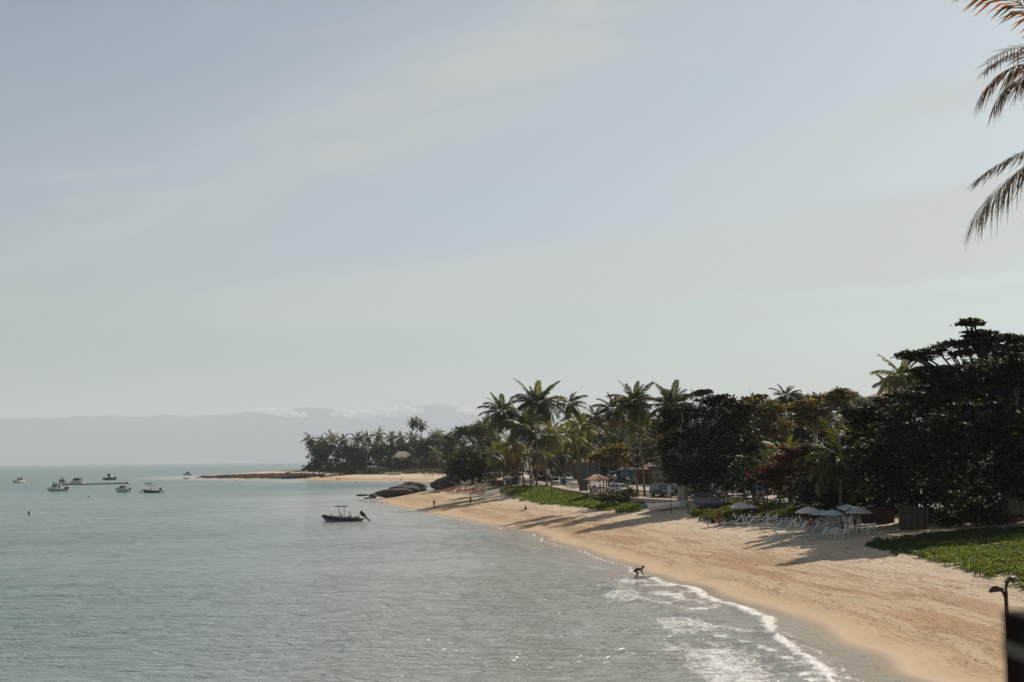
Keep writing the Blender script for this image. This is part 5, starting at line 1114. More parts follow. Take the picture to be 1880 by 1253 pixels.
# ------------------------------------------------------------------ cars
TYRE = mat('tyre rubber', (.015, .015, .016), .8); RIM = mat('wheel rim', (.4, .4, .4), .35, .8); CGL = mat('car glass', (.015, .018, .02), .06, spec=.8); LAMP = mat('lamp glass', (.5, .5, .48), .15); TAIL = mat('tail lamp', (.25, .01, .01), .3); PLATE = mat('number plate grey', (.45, .45, .43), .6); CHROME = mat('dark trim', (.03, .03, .03), .5)
def car(label, loc, deg, paint, kind='hatch', name='parked_car'):
    L, W, H = {'hatch': (3.9, 1.68, 1.48), 'sedan': (4.4, 1.72, 1.45), 'suv': (4.4, 1.82, 1.78), 'pickup': (5.1, 1.85, 1.78), 'van': (4.6, 1.9, 2.1)}[kind]
    t = thing(name, label, 'pickup truck' if kind == 'pickup' else 'van' if kind == 'van' else 'car', loc, math.radians(deg))
    h = L / 2; bl = .28; sh = {'hatch': .92, 'sedan': .92, 'suv': 1.05, 'pickup': 1.05, 'van': 1.1}[kind]
    low = [(-h, bl + .1), (-h + .12, bl), (h - .12, bl), (h, bl + .14), (h - .02, sh * .72), (h - .25, sh * .86), (h * .48, sh), (-h + .05, sh), (-h, sh * .7)]
    gl = {'hatch': (-.96, .50, -.80, .18), 'sedan': (-.72, .46, -.45, .14), 'suv': (-.97, .50, -.88, .24), 'pickup': (-.18, .48, -.12, .22), 'van': (-.97, .66, -.95, .44)}[kind]
    def loft(poly, ws):
        mb = MB(); n = len(poly); rows = []
        for y, sc, k in ws: rows.append([(x * sc[0] + sc[2], y, (z - sc[3]) * sc[1] + sc[3]) for x, z in poly])
        mb.grid([r + [r[0]] for r in rows]); mb.add(rows[0], [tuple(range(n))]); mb.add(rows[-1], [tuple(range(n))[::-1]]); return mb
    b_ = loft(low, [(-W / 2, (.97, .86, 0, .6), 0), (-W / 2 + .06, (1, 1, 0, .6), 0), (W / 2 - .06, (1, 1, 0, .6), 0), (W / 2, (.97, .86, 0, .6), 0)]); b_.build('body', paint, t)
    cab = [(gl[0] * h, sh - .02), (gl[1] * h, sh - .02), (gl[3] * h, H), (gl[2] * h, H)]
    c = MB(); w1, w2 = W / 2 - .06, W / 2 - .22
    P = [(cab[0][0], -w1, cab[0][1]), (cab[1][0], -w1, cab[1][1]), (cab[2][0], -w2, H), (cab[3][0], -w2, H)]; Q = [(x, -y, z) for x, y, z in P]
    c.add(P + Q, [(0, 1, 2, 3), (7, 6, 5, 4), (1, 5, 6, 2), (0, 3, 7, 4), (3, 2, 6, 7)]); c.build('window', CGL, t)
    r = MB(); r.box(((cab[2][0] + cab[3][0]) / 2, 0, H + .015), (cab[2][0] - cab[3][0] + .12, 2 * w2 + .04, .05), taper=.94)
    for s_ in (-1, 1):
        for a_, bq in ((0, 3), (1, 2)): r.tube([(cab[a_][0], s_ * w1, cab[a_][1]), (cab[bq][0], s_ * w2, H)], .045, 4)
        mxx = (cab[0][0] + cab[1][0]) / 2 + .1; r.tube([(mxx, s_ * (w1 + .005), sh), (mxx - .05, s_ * (w2 + .005), H)], .04, 4)
    r.build('roof', paint, t)
    wr = {'suv': .36, 'pickup': .37}.get(kind, .31)
    for x in (-h * .62, h * .64):
        for s_ in (-1, 1):
            w = MB(); yo = s_ * (W / 2 - .1); w.tube([(x, yo - .11, wr), (x, yo - .09, wr), (x, yo + .09, wr), (x, yo + .11, wr)], [wr * .85, wr, wr, wr * .85], 14); wo = w.build('wheel', TYRE, t, smooth=False)
            w = MB(); w.tube([(x, yo + s_ * .112, wr), (x, yo + s_ * .125, wr)], [wr * .6, wr * .5], 10); w.build('rim', RIM, wo)
    for s_ in (-1, 1):
        m_ = MB(); m_.box((h - .08, s_ * (W / 2 - .3), sh * .74), (.14, .36, .15)); m_.build('headlight', LAMP, t)
        m_ = MB(); m_.box((-h + .01, s_ * (W / 2 - .18), sh * .78), (.06, .2, .26)); m_.build('tail_light', TAIL, t)
        m_ = MB(); m_.box((gl[1] * h * .85, s_ * (W / 2 + .06), sh + .08), (.1, .16, .12)); m_.build('mirror', paint, t)
    m_ = MB(); m_.box((h + .0, 0, bl + .2), (.06, W * .7, .18)); m_.build('grille', CHROME, t)
    m_ = MB(); m_.box((h + .035, 0, bl + .16), (.02, .4, .12)); m_.build('number_plate', PLATE, t)
    if kind == 'pickup': m_ = MB(); m_.box((-h * .6, 0, sh + .0), (h * .76, W * .8, .02)); m_.build('cargo_bed', CHROME, t)
    return t
def rz_at(px, D, z=4.08): q = at_d(px, 880, D); return Vector((q.x, D, gz(q.x, D) + .08))
CW = mat('white car paint', (.62, .61, .58), .3, var=.03); CS = mat('silver car paint', (.34, .35, .35), .3, .3); CB = mat('black car paint', (.012, .013, .015), .2); CG = mat('dark green car paint', (.02, .03, .028), .25); CBL = mat('blue grey car paint', (.10, .15, .19), .3)
car('white pickup parked where the street bends, nearest the palm trunks', rz_at(1041, 330), -80, CW, 'pickup')
car('white hatchback half hidden behind tree trunks below the white pickup', rz_at(1021, 290), -100, CW, 'hatch')
car('white van far down the street behind the lantern', rz_at(1124, 345), -85, CW, 'van')
car('white hatchback facing the camera right of the tile-roofed kiosk', rz_at(1139, 222), -60, CW, 'hatch')
car('dark car with pale reflections parked along the far kerb', rz_at(1148, 285), -25, CB, 'sedan')
car('dark green off-road car parked behind the two palm trunks', rz_at(1214, 203), -70, CG, 'suv')
car('black hatchback right of the off-road car, behind the white pillar', rz_at(1238, 206), -60, CB, 'hatch')
car('dark pickup parked under the big almond tree', rz_at(1297, 189), -35, CB, 'pickup')
car('silver sedan under the almond tree behind the dark pickup', rz_at(1312, 200), -20, CS, 'sedan')
car('blue grey van glimpsed between the trunks at the right edge', rz_at(1846, 150), -50, CBL, 'van')

# ------------------------------------------------------------------ buildings and street furniture
TILE = mat('terracotta tile', (.20, .095, .06), .85, var=.3, scale=6); CONC = mat('grey plaster', (.26, .25, .23), .9, var=.15); DW = mat('dark timber', (.055, .038, .026), .85, var=.3); WPL = mat('white plaster', (.55, .53, .48), .9); SHUT = mat('grey shutter', (.20, .21, .22), .6)
def building(name, label, px, D, w, d, h, wallm, roofm, openings, rz=0.0, roof='hip', rh=1.2, over=.5, sink=.6, shop=True):
    q = at_d(px, 870, D); z0 = gz(q.x, D); t = thing(name, label, 'building', (q.x, D, z0), rz)
    b_ = MB(); b_.box((0, 0, (h - sink) / 2), (w, d, h + sink)); wo = b_.build('wall', wallm, t)
    r = MB(); o = over
    if roof == 'hip':
        r.add([(-w / 2 - o, -d / 2 - o, h), (w / 2 + o, -d / 2 - o, h), (w / 2 + o, d / 2 + o, h), (-w / 2 - o, d / 2 + o, h), (-w / 4, 0, h + rh), (w / 4, 0, h + rh)], [(0, 1, 5, 4), (1, 2, 5), (2, 3, 4, 5), (3, 0, 4), (3, 2, 1, 0)])
    else: r.box((0, 0, h + .15), (w + 2 * o, d + 2 * o, .3))
    r.build('roof', roofm, t)
    for (kind, x, z, ww, hh, m) in openings:
        f = MB(); f.box((x, -d / 2 - .03, z), (ww + .2, .08, hh + .2)); fo = f.build(kind, WPL if kind == 'window' else DW, t)
        g = MB(); g.box((x, -d / 2 - .09, z), (ww, .05, hh)); g.build('pane' if kind == 'window' else 'door_leaf', m, fo)
    return t
building('shop_building', 'blue walled shop with a red tiled roof facing the street', 1162, 296, 4.6, 5, 3.0, mat('blue plaster', (.10, .24, .30), .85), TILE, [('window', -1.2, 1.7, .9, .9, CGL), ('door', .8, 1.1, .9, 2.1, mat('pale door', (.4, .4, .38), .6))], rz=-.25)
building('shop_building', 'deep red walled shop right of the blue one', 1187, 292, 2.6, 5, 3.0, mat('deep red plaster', (.20, .035, .035), .85), TILE, [('door', 0, 1.1, 1.0, 2.1, DW)], rz=-.25)
building('shop_building', 'brown building with white roof slabs right of the red shop', 1222, 280, 6.0, 6, 3.6, mat('brown plaster', (.12, .085, .06), .85), WPL, [('window', -1.4, 2.0, 1.2, 1.0, CGL), ('door', .9, 1.1, 1.0, 2.1, DW)], roof='flat', rz=-.2)
building('shop_building', 'long grey shop front with vertical shutters behind the street palms', 1100, 365, 22, 8, 4.4, CONC, TILE, [('door', -9 + i * 2.6, 1.6, 1.6, 2.9, SHUT) for i in range(8)], rz=.1)
building('shop_building', 'teal fronted kiosk behind the white pickup', 1040, 380, 5, 4, 3.6, mat('teal plaster', (.04, .16, .17), .8), TILE, [('door', 0, 1.3, 1.2, 2.2, DW)])
building('shop_building', 'white walled house showing between the yellow almond trees', 1405, 262, 8, 6, 6.4, WPL, WPL, [('window', -1.8, 3.6, 1.2, 1, CGL), ('window', 1.2, 3.6, 1.2, 1, CGL)], roof='flat')
def hill_house(label, px, py, D, w, d, h, rh, roofm, wallm):
    q = at_d(px, py, D); t = thing('house', label, 'house', (q.x, D, gz(q.x, D)), .3); zt = q.z - t.location.z
    b_ = MB(); b_.box((0, 0, zt / 2 - rh / 2), (w, d, zt - rh + .02)); b_.build('wall', wallm, t)
    r = MB(); z = zt - rh; r.add([(-w / 2 - .8, -d / 2 - .8, z), (w / 2 + .8, -d / 2 - .8, z), (w / 2 + .8, d / 2 + .8, z), (-w / 2 - .8, d / 2 + .8, z), (-w / 4, 0, zt), (w / 4, 0, zt)], [(0, 1, 5, 4), (1, 2, 5), (2, 3, 4, 5), (3, 0, 4), (3, 2, 1, 0)]); r.build('roof', roofm, t)
    for x in (-w * .28, w * .2): g = MB(); g.box((x, -d / 2 - .03, z - 1.4), (1.6, .08, 1.2)); g.build('window', CGL, t)
hill_house('house with a low terracotta roof on the hilltop left of the layered tree', 1622, 722, 330, 5.5, 5, 3, .9, mat('pale terracotta', (.42, .24, .17), .85), mat('peach plaster', (.42, .34, .27), .9))
hill_house('house with pale pitched roof among the palms of the point', 738, 829, 752, 9, 8, 4, 3.2, mat('pale roof', (.27, .23, .185), .85), mat('peach plaster', (.42, .34, .27), .9))
# tile-roofed kiosk
kb = G(1096, 909); kz = kb.z; t = thing('kiosk', 'open kiosk with a brown tiled pyramid roof beside the pavement', 'kiosk', kb, math.radians(8))
for x in (-1.35, 1.35):
    for y in (-1.2, 1.2): p_ = MB(); p_.box((x, y, 1.15), (.14, .14, 2.5)); p_.build('post', DW, t)
rf = MB(); rf.add([(-1.95, -1.8, 2.35), (1.95, -1.8, 2.35), (1.95, 1.8, 2.35), (-1.95, 1.8, 2.35), (-.35, 0, 3.2), (.35, 0, 3.2)], [(0, 1, 5, 4), (1, 2, 5), (2, 3, 4, 5), (3, 0, 4), (3, 2, 1, 0)]); ro = rf.build('roof', TILE, t)
rl = MB()
for i in range(15):
    f = -1 + 2 * i / 14; rl.tube([(f * 1.92, -1.82, 2.40), (f * (.35 if abs(f) < .9 else .37), -.02, 3.24)], [.075, .05], 5)
    rl.tube([(f * 1.92, 1.82, 2.40), (f * .35, .02, 3.24)], [.075, .05], 5)
for i in range(11):
    f = -1 + 2 * i / 10
    for s_ in (-1, 1): rl.tube([(s_ * 1.97, f * 1.78, 2.40), (s_ * .37, 0, 3.24)], [.075, .05], 5)
rl.build('roof_tiles', mat('pale tile ridge', (.42, .27, .17), .85, var=.3, scale=5), ro, kind='stuff')
c = MB(); c.box((-.6, -.9, .55), (1.2, .5, 1.1)); c.build('counter', mat('counter white', (.4, .38, .34), .7), t)
t = thing('notice_board', 'dark panel on two posts left of the tile-roofed kiosk', 'notice board', G(1071, 905), math.radians(5))
p_ = MB(); p_.box((0, 0, 1.25), (1.15, .07, 1.85)); p_.build('board', mat('board back', (.07, .065, .06), .8), t)
for x in (-.62, .62): p_ = MB(); p_.box((x, 0, 1.05), (.09, .09, 2.5)); p_.build('post', DW, t)
# lantern
t = thing('street_lantern', 'black lantern-shaped street lamp between the kiosk and the white car', 'street lamp', G(1124, 908))
p_ = MB(); p_.tube([(0, 0, 0), (0, 0, .3), (0, 0, 1.9)], [.16, .08, .06], 8); p_.build('post', BLACKP, t)
fr = MB(); k = 8
for i in range(k): a_ = i * 6.2832 / k; fr.tube([(.28 * math.cos(a_), .28 * math.sin(a_), 1.9), (.58 * math.cos(a_), .58 * math.sin(a_), 2.95)], .03, 4)
for z, r in ((1.9, .3), (2.45, .46), (2.95, .6)): fr.tube([(r * math.cos(i * .5236), r * math.sin(i * .5236), z) for i in range(13)], .035, 4)
fr.build('cage', BLACKP, t); p_ = MB(); p_.lathe([(.24, 0), (.40, .6), (0, .62)], (0, 0, 1.95), 10); p_.build('lamp_glass', mat('smoky glass', (.10, .10, .09), .2), t)
# sign, posts, bin, pillar, booth
t = thing('road_sign', 'small grey rectangular sign on a thin pole at the start of the pavement', 'sign', G(1007, 901)); p_ = MB(); p_.tube([(0, 0, 0), (0, 0, 3.9)], .04, 6); p_.build('pole', METAL, t); p_ = MB(); p_.box((0, -.06, 3.4), (.62, .04, .95)); p_.build('sign_panel', mat('sign grey', (.42, .42, .40), .6), t)
def pole(label, px, D, h, r=.13, m=DW, arm=True):
    q = at_d(px, 880, D); t = thing('utility_pole', label, 'pole', (q.x, D, gz(q.x, D))); p_ = MB(); p_.tube([(0, 0, -.3), (0, 0, h)], [r, r * .7], 8); p_.build('post', m, t)
    if arm: a_ = MB(); a_.box((0, 0, h - .5), (1.6, .1, .12)); a_.build('crossarm', DW, t)
    return Vector((q.x, D, t.location.z + h - .45))
w1 = pole('dark wooden pole beside the grey sign', 1012, 236, 3.6, .1, arm=False)
W = [pole('utility pole in front of the long grey shop', 1052, 372, 9.5), pole('utility pole behind the leaning palms', 1178, 300, 9.5), pole('utility pole hidden in the almond trees on the right', 1392, 225, 9.5), pole('utility pole behind the dark round tree', 872, 400, 13)]
for a_, b_, lab in ((W[0], W[1], 'wires strung over the street in front of the grey shop'), (W[1], W[2], 'wires strung behind the big dark almond tree'), (W[3], W[0], 'wires strung above the dark round tree')):
    for k, dz in enumerate((0, -.5)):
        mb = MB(); mb.tube([a_.lerp(b_, i / 12) - Vector((0, 0, 1.3 * 4 * (i / 12) * (1 - i / 12) - dz)) for i in range(13)], .03, 3); o = mb.build('power_line', BLACKP); tag(o, lab + (', upper strand' if k == 0 else ', lower strand'), 'wire')
pole('pale slender mast rising behind the trees on the slope', 1381, 330, 22, .04, METAL, arm=False)
pole('thin dark post beside the white pillar', 1231, 178, 2.2, .06, arm=False)
t = thing('litter_bin', 'blue litter bin on the grass beside the street', 'bin', G(1033, 892)); mb = MB(); mb.lathe([(0, .35), (.42, .35), (.5, 1.25), (.46, 1.25), (.4, .5), (0, .5)], n=12); mb.build('drum', mat('blue plastic', (.015, .08, .17), .5), t); mb = MB(); mb.tube([(0, 0, 0), (0, 0, .4)], .08, 6); mb.build('foot', DW, t)
mb = MB(); mb.box((0, 0, .85), (.4, .4, 1.9)); mb.box((0, 0, 1.84), (.5, .5, .08)); o = mb.build('stone_pillar', mat('white stone', (.48, .46, .42), .85)); o.location = G(1229, 917); tag(o, 'white stone pillar standing at the kerb left of the almond trunk', 'pillar')
t = thing('phone_booth', 'blue topped booth on pale legs beside the dark figure', 'booth', G(1396, 920)); mb = MB(); mb.box((0, 0, 1.75), (1.1, .8, .75), taper=.9); mb.build('hood', mat('teal plastic', (.03, .17, .22), .4), t)
for x in (-.35, .35):
    mb = MB(); mb.box((x, 0, .7), (.28, .5, 1.4)); mb.build('leg', mat('pale panel', (.42, .38, .35), .7), t)
# stall under the palms
sb = G(925, 892); t = thing('drinks_stall', 'low dark stall with a brown counter under the palms behind the white parasol', 'stall', sb)
for x in (-3.2, 0, 3.2):
    for y in (-.2, 3.2): p_ = MB(); p_.box((x, y + 1, 1.2), (.14, .14, 2.6)); p_.build('post', DW, t)
p_ = MB(); p_.box((0, 2.6, 2.6), (7.6, 4.6, .14)); p_.build('roof', mat('palm thatch', (.16, .11, .065), .95, var=.3, scale=6, bump=.5), t)
p_ = MB(); p_.box((-1.5, 1.1, .55), (2.8, .5, 1.1)); p_.build('counter', mat('brown counter', (.14, .055, .035), .8), t); p_ = MB(); p_.box((1.7, 1.1, .55), (2.6, .5, 1.1)); p_.build('counter', mat('green counter', (.04, .07, .05), .8), t)
mb = MB(); mb.lathe([(0, .55), (.5, .5), (.9, .3), (1.0, 0)], n=14, sx=1.1, sy=.8); o = mb.build('overturned_boat', mat('salmon canvas', (.40, .13, .08), .8), smooth=True); o.location = G(938, 903); tag(o, 'salmon red overturned tub on the grass in front of the stall', 'tub')
# low rail and wall near the right of the street
t = thing('rail_fence', 'low dark rail fence between the booth and the big tree', 'fence', G(1372, 924)); 
for i in range(5): p_ = MB(); p_.box((-2.4 + i * 1.2, 0, .45), (.1, .1, 1.0)); p_.build('post', DW, t)
for z in (.5, .88): p_ = MB(); p_.box((0, .07, z), (5.0, .05, .12)); p_.build('rail', DW, t)
# wooden shack and fence under the big trees
t = thing('wooden_shack', 'weathered plank shack in the shade beneath the big right-hand tree', 'shack', G(1678, 972), -.1)
pkm = [mat('weathered plank %d' % i, c, .9, var=.25, scale=3) for i, c in enumerate([(.075, .058, .043), (.055, .042, .03), (.09, .07, .05)])]  # plank tones darkened to carry the shade beneath the tree
for i in range(12): mb = MB(); mb.box((-1.1 + i * .2, -.6, .9 + .02 * (i % 3)), (.19, .03, 1.85)); mb.build('plank', pkm[i % 3], t)
for i in range(6): mb = MB(); mb.box((-1.22, -.5 + i * .2, .9), (.03, .19, 1.8)); mb.build('plank', pkm[(i + 1) % 3], t)
mb = MB(); mb.box((0, 0, 1.9), (2.7, 1.6, .06)); mb.build('roof', pkm[1], t)
mb = MB(); mb.box((0, .1, .85), (2.1, 1.0, 1.7)); mb.build('crate_core', DW, t)
t = thing('plank_fence', 'reddish brown plank fence behind the rightmost parasol', 'fence', G(1612, 962), .1)
for i in range(13): mb = MB(); mb.box((-1.5 + i * .25, 0, .75), (.24, .03, 1.5)); mb.build('plank', mat('red brown plank', (.06, .03, .02), .9, var=.3), t)
mb = MB(); mb.box((0, .04, 1.2), (3.2, .04, .1)); mb.build('rail', DW, t)

# ------------------------------------------------------------------ beach furniture
PLA = mat('white plastic', (.58, .60, .58), .45, var=.06); PLB = mat('aqua grey plastic', (.36, .45, .45), .5, var=.06); REDPL = mat('red plastic', (.36, .03, .03), .45)
def make_chair(m, sc=1.0):
    P = {}
    s = MB(); s.box((0, 0, .43), (.44, .46, .04)); P['seat'] = s.mesh('seat', m)
    b = MB()
    for i in range(5): y = -.17 + i * .085; b.tube([(-.2, y, .44), (-.30, y * 1.05, .86 - abs(y) * .25)], .022, 4)
    b.tube([(-.3, -.2, .74), (-.315, -.12, .86), (-.32, 0, .90), (-.315, .12, .86), (-.3, .2, .74)], .03, 5); P['backrest'] = b.mesh('backrest', m)
    for sgn, nm in ((-1, 'armrest'), (1, 'armrest ')):
        a = MB(); a.tube([(-.27, sgn * .22, .66), (.12, sgn * .25, .66), (.2, sgn * .25, .6), (.21, sgn * .24, .43)], .025, 5); P[nm] = a.mesh('armrest', m)
    for i, (x, y) in enumerate(((.19, .2), (.19, -.2), (-.2, .2), (-.2, -.2))):
        l = MB(); l.tube([(x, y, .43), (x * 1.25, y * 1.15, 0)], [.03, .022], 5); P['leg' + ' ' * i] = l.mesh('leg', m)
    return P
def place(P, name, cat, loc, deg, label, group, sc=1.0):
    t = thing(name, label, cat, loc, math.radians(deg), group, sc)
    for k, me in P.items(): link(k.strip(), me, t)
    return t
CH = make_chair(PLA); CHR = make_chair(REDPL); rr = random.Random(5)
spots = [(1522, 990), (1529, 990), (1538, 991), (1545, 990), (1553, 990), (1559, 979), (1568, 980), (1577, 980), (1588, 984), (1599, 981), (1508, 976), (1515, 977), (1497, 974), (1483, 972), (1464, 974), (1456, 970), (1449, 966), (1525, 966), (1535, 966), (1544, 966), (1516, 965), (1556, 967), (1572, 969), (1505, 966), (1474, 966)]
for i, (x, y) in enumerate(spots):
    place(CH, 'plastic_chair', 'chair', G(x, y), rr.choice([0, 180, 180, 160, 200, 20, 90]) + rr.uniform(-15, 15), 'x', 'white plastic chairs round the tables under the parasols', 1.12)
order_labels([o for o in COL.objects if o.get('group') == 'white plastic chairs round the tables under the parasols'], 'white plastic chair under the parasols, {} from the left')
for i, (x, y) in enumerate([(1353, 960), (1361, 961), (1368, 963), (1374, 963), (1381, 962), (1389, 963), (1396, 963), (1405, 963), (1414, 963), (1421, 963), (1430, 965), (1438, 966)]):
    place(CH, 'plastic_chair', 'chair', G(x, y), 180 + rr.uniform(-20, 20) if i % 2 else rr.uniform(-20, 20), 'x', 'white plastic chairs in the row behind the sunloungers', 1.12)
order_labels([o for o in COL.objects if o.get('group') == 'white plastic chairs in the row behind the sunloungers'], 'white plastic chair in the row along the green bushes, {} from the left')
for i in range(26):
    x = 820 + (i % 13) * 5.6 + rr.uniform(-1, 1); y = 907 - (i // 13) * 4.5 + rr.uniform(-.6, .6)
    place(CHR, 'plastic_chair', 'chair', G(x, y), rr.uniform(0, 360), 'x', 'red plastic chairs under the round tree', 1.1)
order_labels([o for o in COL.objects if o.get('group') == 'red plastic chairs under the round tree'], 'red plastic chair in the shade of the round tree, {} from the left')
TBL = mat('brown table', (.13, .07, .045), .6)
def table(px, py, label, m, group):
    t = thing('beach_table', label, 'table', G(px, py), group=group); mb = MB(); mb.box((0, 0, .72), (.85, .85, .04)); mb.build('tabletop', m, t)
    for x in (-.36, .36):
        for y in (-.36, .36): mb = MB(); mb.tube([(x, y, .7), (x * 1.05, y * 1.05, 0)], .025, 5); mb.build('leg', m, t)
    return t
for i, (x, y) in enumerate([(1364, 961), (1384, 962), (1400, 963), (1424, 965), (1489, 976), (1502, 970), (1533, 985), (1548, 984), (1564, 976), (1582, 974), (1530, 969)]):
    table(x, y, 'x', REDP if i in (4, 7) else TBL, 'tables among the white plastic chairs')
order_labels([o for o in COL.objects if o.get('group') == 'tables among the white plastic chairs'], 'square table among the white plastic chairs, {} from the left')
for i, (x, y) in enumerate([(828, 904), (846, 905), (864, 904), (880, 903)]): table(x, y, 'table among the red chairs, %s from the left' % ORD[i], REDP, 'tables among the red chairs')
def make_lounger(m, mb_):
    P = {}
    f = MB()
    for s_ in (-1, 1): f.tube([(.98, s_ * .3, .36), (-.55, s_ * .3, .34)], .03, 5)
    for i in range(9): f.box((.92 - i * .17, 0, .36), (.12, .58, .025))
    P['seat_frame'] = f.mesh('seat_frame', m)
    b = MB(); R = Matrix.Rotation(.85, 3, 'Y')
    for i in range(6): d = .08 + i * .14; b.box((-.45 - d * math.cos(.85), 0, .36 + d * math.sin(.85)), (.11, .56, .025), rot=R)
    for s_ in (-1, 1): b.tube([(-.45, s_ * .29, .36), (-1.03, s_ * .29, 1.02)], .03, 5)
    P['backrest'] = b.mesh('backrest', mb_)
    for i, (x, y) in enumerate(((.62, .3), (.62, -.3), (-.5, .3), (-.5, -.3))):
        l = MB(); l.tube([(x + .12, y, .35), (x, y * 1.05, .02), (x - .12, y, .02)] if x > 0 else [(x + .1, y, .35), (x - .1, y * 1.05, .02), (x - .4, y, .05), (x - .5, y, .35)], .028, 5); P['leg' + ' ' * i] = l.mesh('leg', m)
    a = MB()
    for s_ in (-1, 1): a.tube([(.1, s_ * .34, .36), (.02, s_ * .35, .56), (-.35, s_ * .35, .56), (-.45, s_ * .34, .38)], .022, 5)
    P['armrest'] = a.mesh('armrest', m); return P
LW, LA, LB = make_lounger(PLA, PLA), make_lounger(PLB, PLB), make_lounger(mat('brown plastic', (.11, .07, .05), .6), mat('brown plastic', (.11, .07, .05), .6))
LS = [(1312, 967, LB, 'dark brown sunlounger, leftmost, with bags on it'), (1342, 967, LW, 'white sunlounger just right of the brown one'), (1367, 968, LW, 'white sunlounger in full sun, third from the left'), (1394, 971, LA, 'aqua grey sunlounger in front of the chair row, fourth from the left'),
      (1416, 976, LA, 'aqua grey sunlounger half in shade, fifth from the left'), (1436, 979, LA, 'aqua grey sunlounger, sixth from the left'), (1460, 981, LW, 'white sunlounger with its back raised, third from the right'), (1479, 986, LA, 'aqua grey sunlounger, second from the right'), (1499, 991, LA, 'aqua grey sunlounger, rightmost and nearest the camera')]
for x, y, P, lab in LS: place(P, 'sun_lounger', 'sunlounger', G(x, y), 183 + rr.uniform(-8, 8), lab, 'sunloungers lined up on the sand', 1.05)
for x, dx, lab in ((1310, 0, 'left'), (1322, 0, 'right')):
    mb = MB(); mb.lathe([(0, 0), (.26, 0), (.28, .2), (.16, .36), (0, .38)], n=10, sy=.6); mb.tube([(-.15, 0, .33), (-.1, 0, .52), (.1, 0, .52), (.15, 0, .33)], .02, 4); o = mb.build('beach_bag', BLK if lab == 'left' else REDC, smooth=True); q = G(x, 967); o.location = q + Vector((0, 0, .39)); tag(o, 'beach bag on the brown sunlounger, %s one' % lab, 'bag')
def parasol(label, px, base_y, rpx, top_y, seed=0, m=None, tilt=0.0, rz=0, D=None):
    b = G(px, base_y); k = b.y / F; R_ = rpx * k; top = at_d(px, top_y, b.y); h = top.z - b.z
    t = thing('parasol', label, 'parasol', b, rz, 'white beach parasols'); mb = MB(); mb.tube([(0, 0, 0), (0, 0, h)], .035, 6); mb.build('pole', METAL, t)
    mb = MB(); n = 8; vs = [(0, 0, h)]; fs = []; drop = R_ * .42
    for ring, (f, dd) in enumerate(((.5, .42), (1.0, 1.0), (1.0, 1.18))):
        for i in range(2 * n):
            a_ = i * math.pi / n; r_ = R_ * f * (1 if i % 2 == 0 else .955); vs.append((r_ * math.cos(a_), r_ * math.sin(a_), h - drop * dd + (.0 if i % 2 == 0 else .04)))
    for i in range(2 * n):
        j = (i + 1) % (2 * n); fs.append((0, 1 + i, 1 + j))
        for q in range(2): fs.append((1 + q * 2 * n + i, 1 + (q + 1) * 2 * n + i, 1 + (q + 1) * 2 * n + j, 1 + q * 2 * n + j))
    mb.add(vs, fs); c = mb.build('canopy', m or CAN, t); c.rotation_euler.x = tilt
    for i in range(n): a_ = i * 2 * math.pi / n; r = MB(); r.tube([(0, 0, h - .35), (R_ * .6 * math.cos(a_), R_ * .6 * math.sin(a_), h - drop * .62)], .012, 3); r.build('rib', METAL, t)
    mb = MB(); mb.tube([(0, 0, h), (0, 0, h + .12)], [.04, .02], 6); mb.build('finial', METAL, t)
CAN = mat('white canvas', (.62, .58, .55), .85, trans=.25, var=.06); CAN2 = mat('blue white canvas', (.42, .50, .56), .85, trans=.25, var=.06)
parasol('white parasol standing alone among the bushes, leftmost of the beach parasols', 1361, 950, 22, 922, tilt=.05)
parasol('white parasol directly behind the leftmost one, half hidden by red leaves', 1378, 946, 15, 926)
parasol('large white parasol with faint stripes, left one over the tables', 1486, 974, 25, 930)
parasol('pale blue parasol between the striped one and the front one', 1510, 975, 20, 936, m=CAN2)
parasol('pale blue parasol in front, its pole among the chairs', 1529, 984, 22, 935.5, m=CAN2)
parasol('grey blue parasol at the back of the group', 1556, 972, 18, 926, m=CAN2)
parasol('white parasol with a sunlit panel, rightmost of the group', 1578, 976, 24, 931)
parasol('white parasol in the palm shade in front of the drinks stall', 933, 899, 11, 873)

# ------------------------------------------------------------------ near things: lamp, terrace post, palm
lb = at_d(1846, 1075, 37); g0 = gz(lb.x, 37); t = thing('street_lamp', 'slim twin-headed street lamp at the lower right corner', 'street lamp', (lb.x, 37, g0)); h = lb.z - g0
LP = mat('brown black lamp metal', (.045, .03, .024), .5, .3)
mb = MB(); mb.tube([(.05, 0, 0), (.045, 0, h * .5), (0, 0, h - .15)], [.085, .07, .05], 10); mb.build('post', LP, t, smooth=True)
def head(dx, dz, sgn, sy=0):
    mb = MB(); mb.tube([(0, 0, h - .25 + dz), (sgn * .08, sy * .1, h + dz - .05), (sgn * .16, sy * .2, h + dz)], .03, 6); mb.build('arm', LP, t)
    mb = MB(); rows = []
    for i in range(9):
        f = i / 8; w = .15 * math.sin(math.pi * (.12 + .82 * f)) ** .7; x = sgn * (.06 + .36 * f); z = h + dz + .02 - .04 * f
        rows.append([(x, sy * .5 * f - w, z - .015), (x, sy * .5 * f - w * .6, z + .11 * math.sin(math.pi * (.1 + .8 * f))), (x, sy * .5 * f + w * .6, z + .11 * math.sin(math.pi * (.1 + .8 * f))), (x, sy * .5 * f + w, z - .015), (x, sy * .5 * f, z - .05)])
    mb.grid(rows, closed=True); mb.add(rows[0], [tuple(range(5))]); mb.add(rows[-1], [tuple(range(5))[::-1]]); mb.build('lamp_head', LP, t, smooth=True)
head(0, -.12, -1); head(0, .12, 1, .5)
mb = MB(); mb.tube([(0, 0, h - .2), (.03, 0, h + .12)], .035, 6); mb.build('spigot', LP, t)
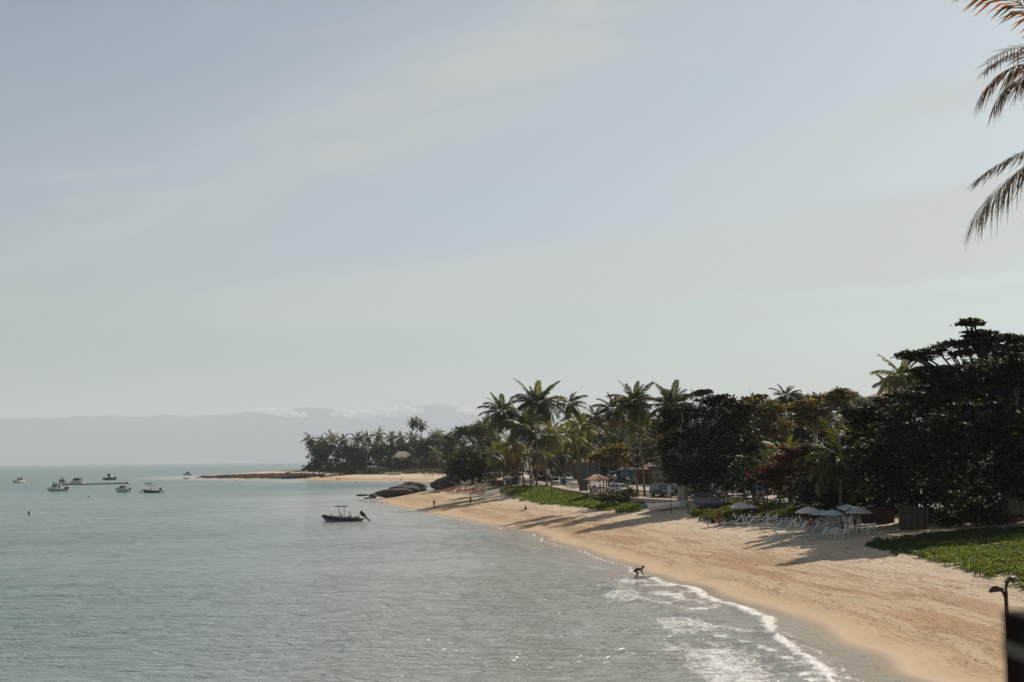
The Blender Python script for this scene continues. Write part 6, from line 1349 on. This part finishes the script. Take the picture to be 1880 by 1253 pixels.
# terrace under the viewpoint with its corner post
TER = mat('terrace concrete', (.25, .23, .21), .9)
mb = MB(); mb.box((2, -2.3, 3.8), (16, 12, 7.6)); o = mb.build('terrace', TER, kind='structure')
pq = at_d(1846, 1131, 3.3); t = thing('terrace_post', 'thick dark brown post with a pale metal band, blurred at the lower right', 'post', (pq.x + .155, 3.3, 7.6)); hh = pq.z - 7.6
mb = MB(); mb.box((0, 0, hh / 2), (.24, .24, hh)); mb.build('shaft', mat('dark brown timber', (.014, .007, .004), 1.0, spec=.1), t)
mb = MB(); mb.box((0, 0, hh - .085), (.246, .246, .03)); mb.build('metal_band', mat('pale band', (.12, .115, .085), .8), t)
# coconut palm whose leaves hang into the top right corner
PO = dict(cols=[(.20, .10, .035), (.13, .085, .035), (.06, .055, .02), (.30, .13, .03)], wts=[4, 4, 3, 2]); PG = dict(cols=[(.10, .085, .055), (.20, .165, .12), (.05, .06, .022), (.20, .11, .04)], wts=[4, 4, 3, 1])  # PG: pale grey tints put the shine of lit leaflets into the colour
ph = at_d(2012, 150, 30); pb_ = Vector((ph.x + 1.2, 31, gz(ph.x + 1.2, 31))); t = thing('coconut_palm', 'near coconut palm whose browned fronds hang into the top right corner', 'palm tree', pb_)
top = ph - pb_; mb = MB(); mb.tube([(0, 0, -.3), (.15, 0, top.z * .35), (-.2, 0, top.z * .7), tuple(top)], [.28, .2, .17, .15], 10); mb.build('trunk', PTRUNK, t, smooth=True)
def near_frond(az_, e0, bend, L, kw, seed, off=(0, 0, 0), ll=.25, droop=.55, nl=60):
    me = frond_mesh(e0, bend, nl, seed=seed, width=.0145, droop=droop, leaf_l=ll, rach=.006, **kw); o = link('frond', me, t); o.location = top + Vector(off); o.rotation_euler.z = math.radians(az_); o.scale = (L,) * 3
near_frond(182, .98, .95, 4.2, PO, 1)
near_frond(172, .62, 1.95, 2.9, PO, 2, droop=.9)
near_frond(180, .45, 1.75, 2.7, PO, 9, droop=1.1, off=(0, -.2, -.1))
near_frond(190, .62, 1.5, 2.85, PG, 3, droop=.3)
near_frond(184, -.40, .60, 3.45, PG, 4, droop=.9, off=(0, 0, -.95), ll=.33)
near_frond(178, -.12, .62, 2.75, PG, 8, droop=.5, off=(0, .3, -1.1), ll=.28)
near_frond(200, -.55, .60, 2.6, PO, 6, droop=1.2, off=(0, 0, -1.1))
for i, (a_, e, b_) in enumerate([(0, .9, 1.2), (40, .3, 1.2), (80, .8, 1.3), (120, .9, 1.4), (250, .8, 1.2), (290, .2, 1.1), (330, .7, 1.3), (20, -.3, .8), (310, -.4, .8)]): near_frond(a_, e, b_, 3.4, PO if i % 2 else PG, 20 + i, nl=30)
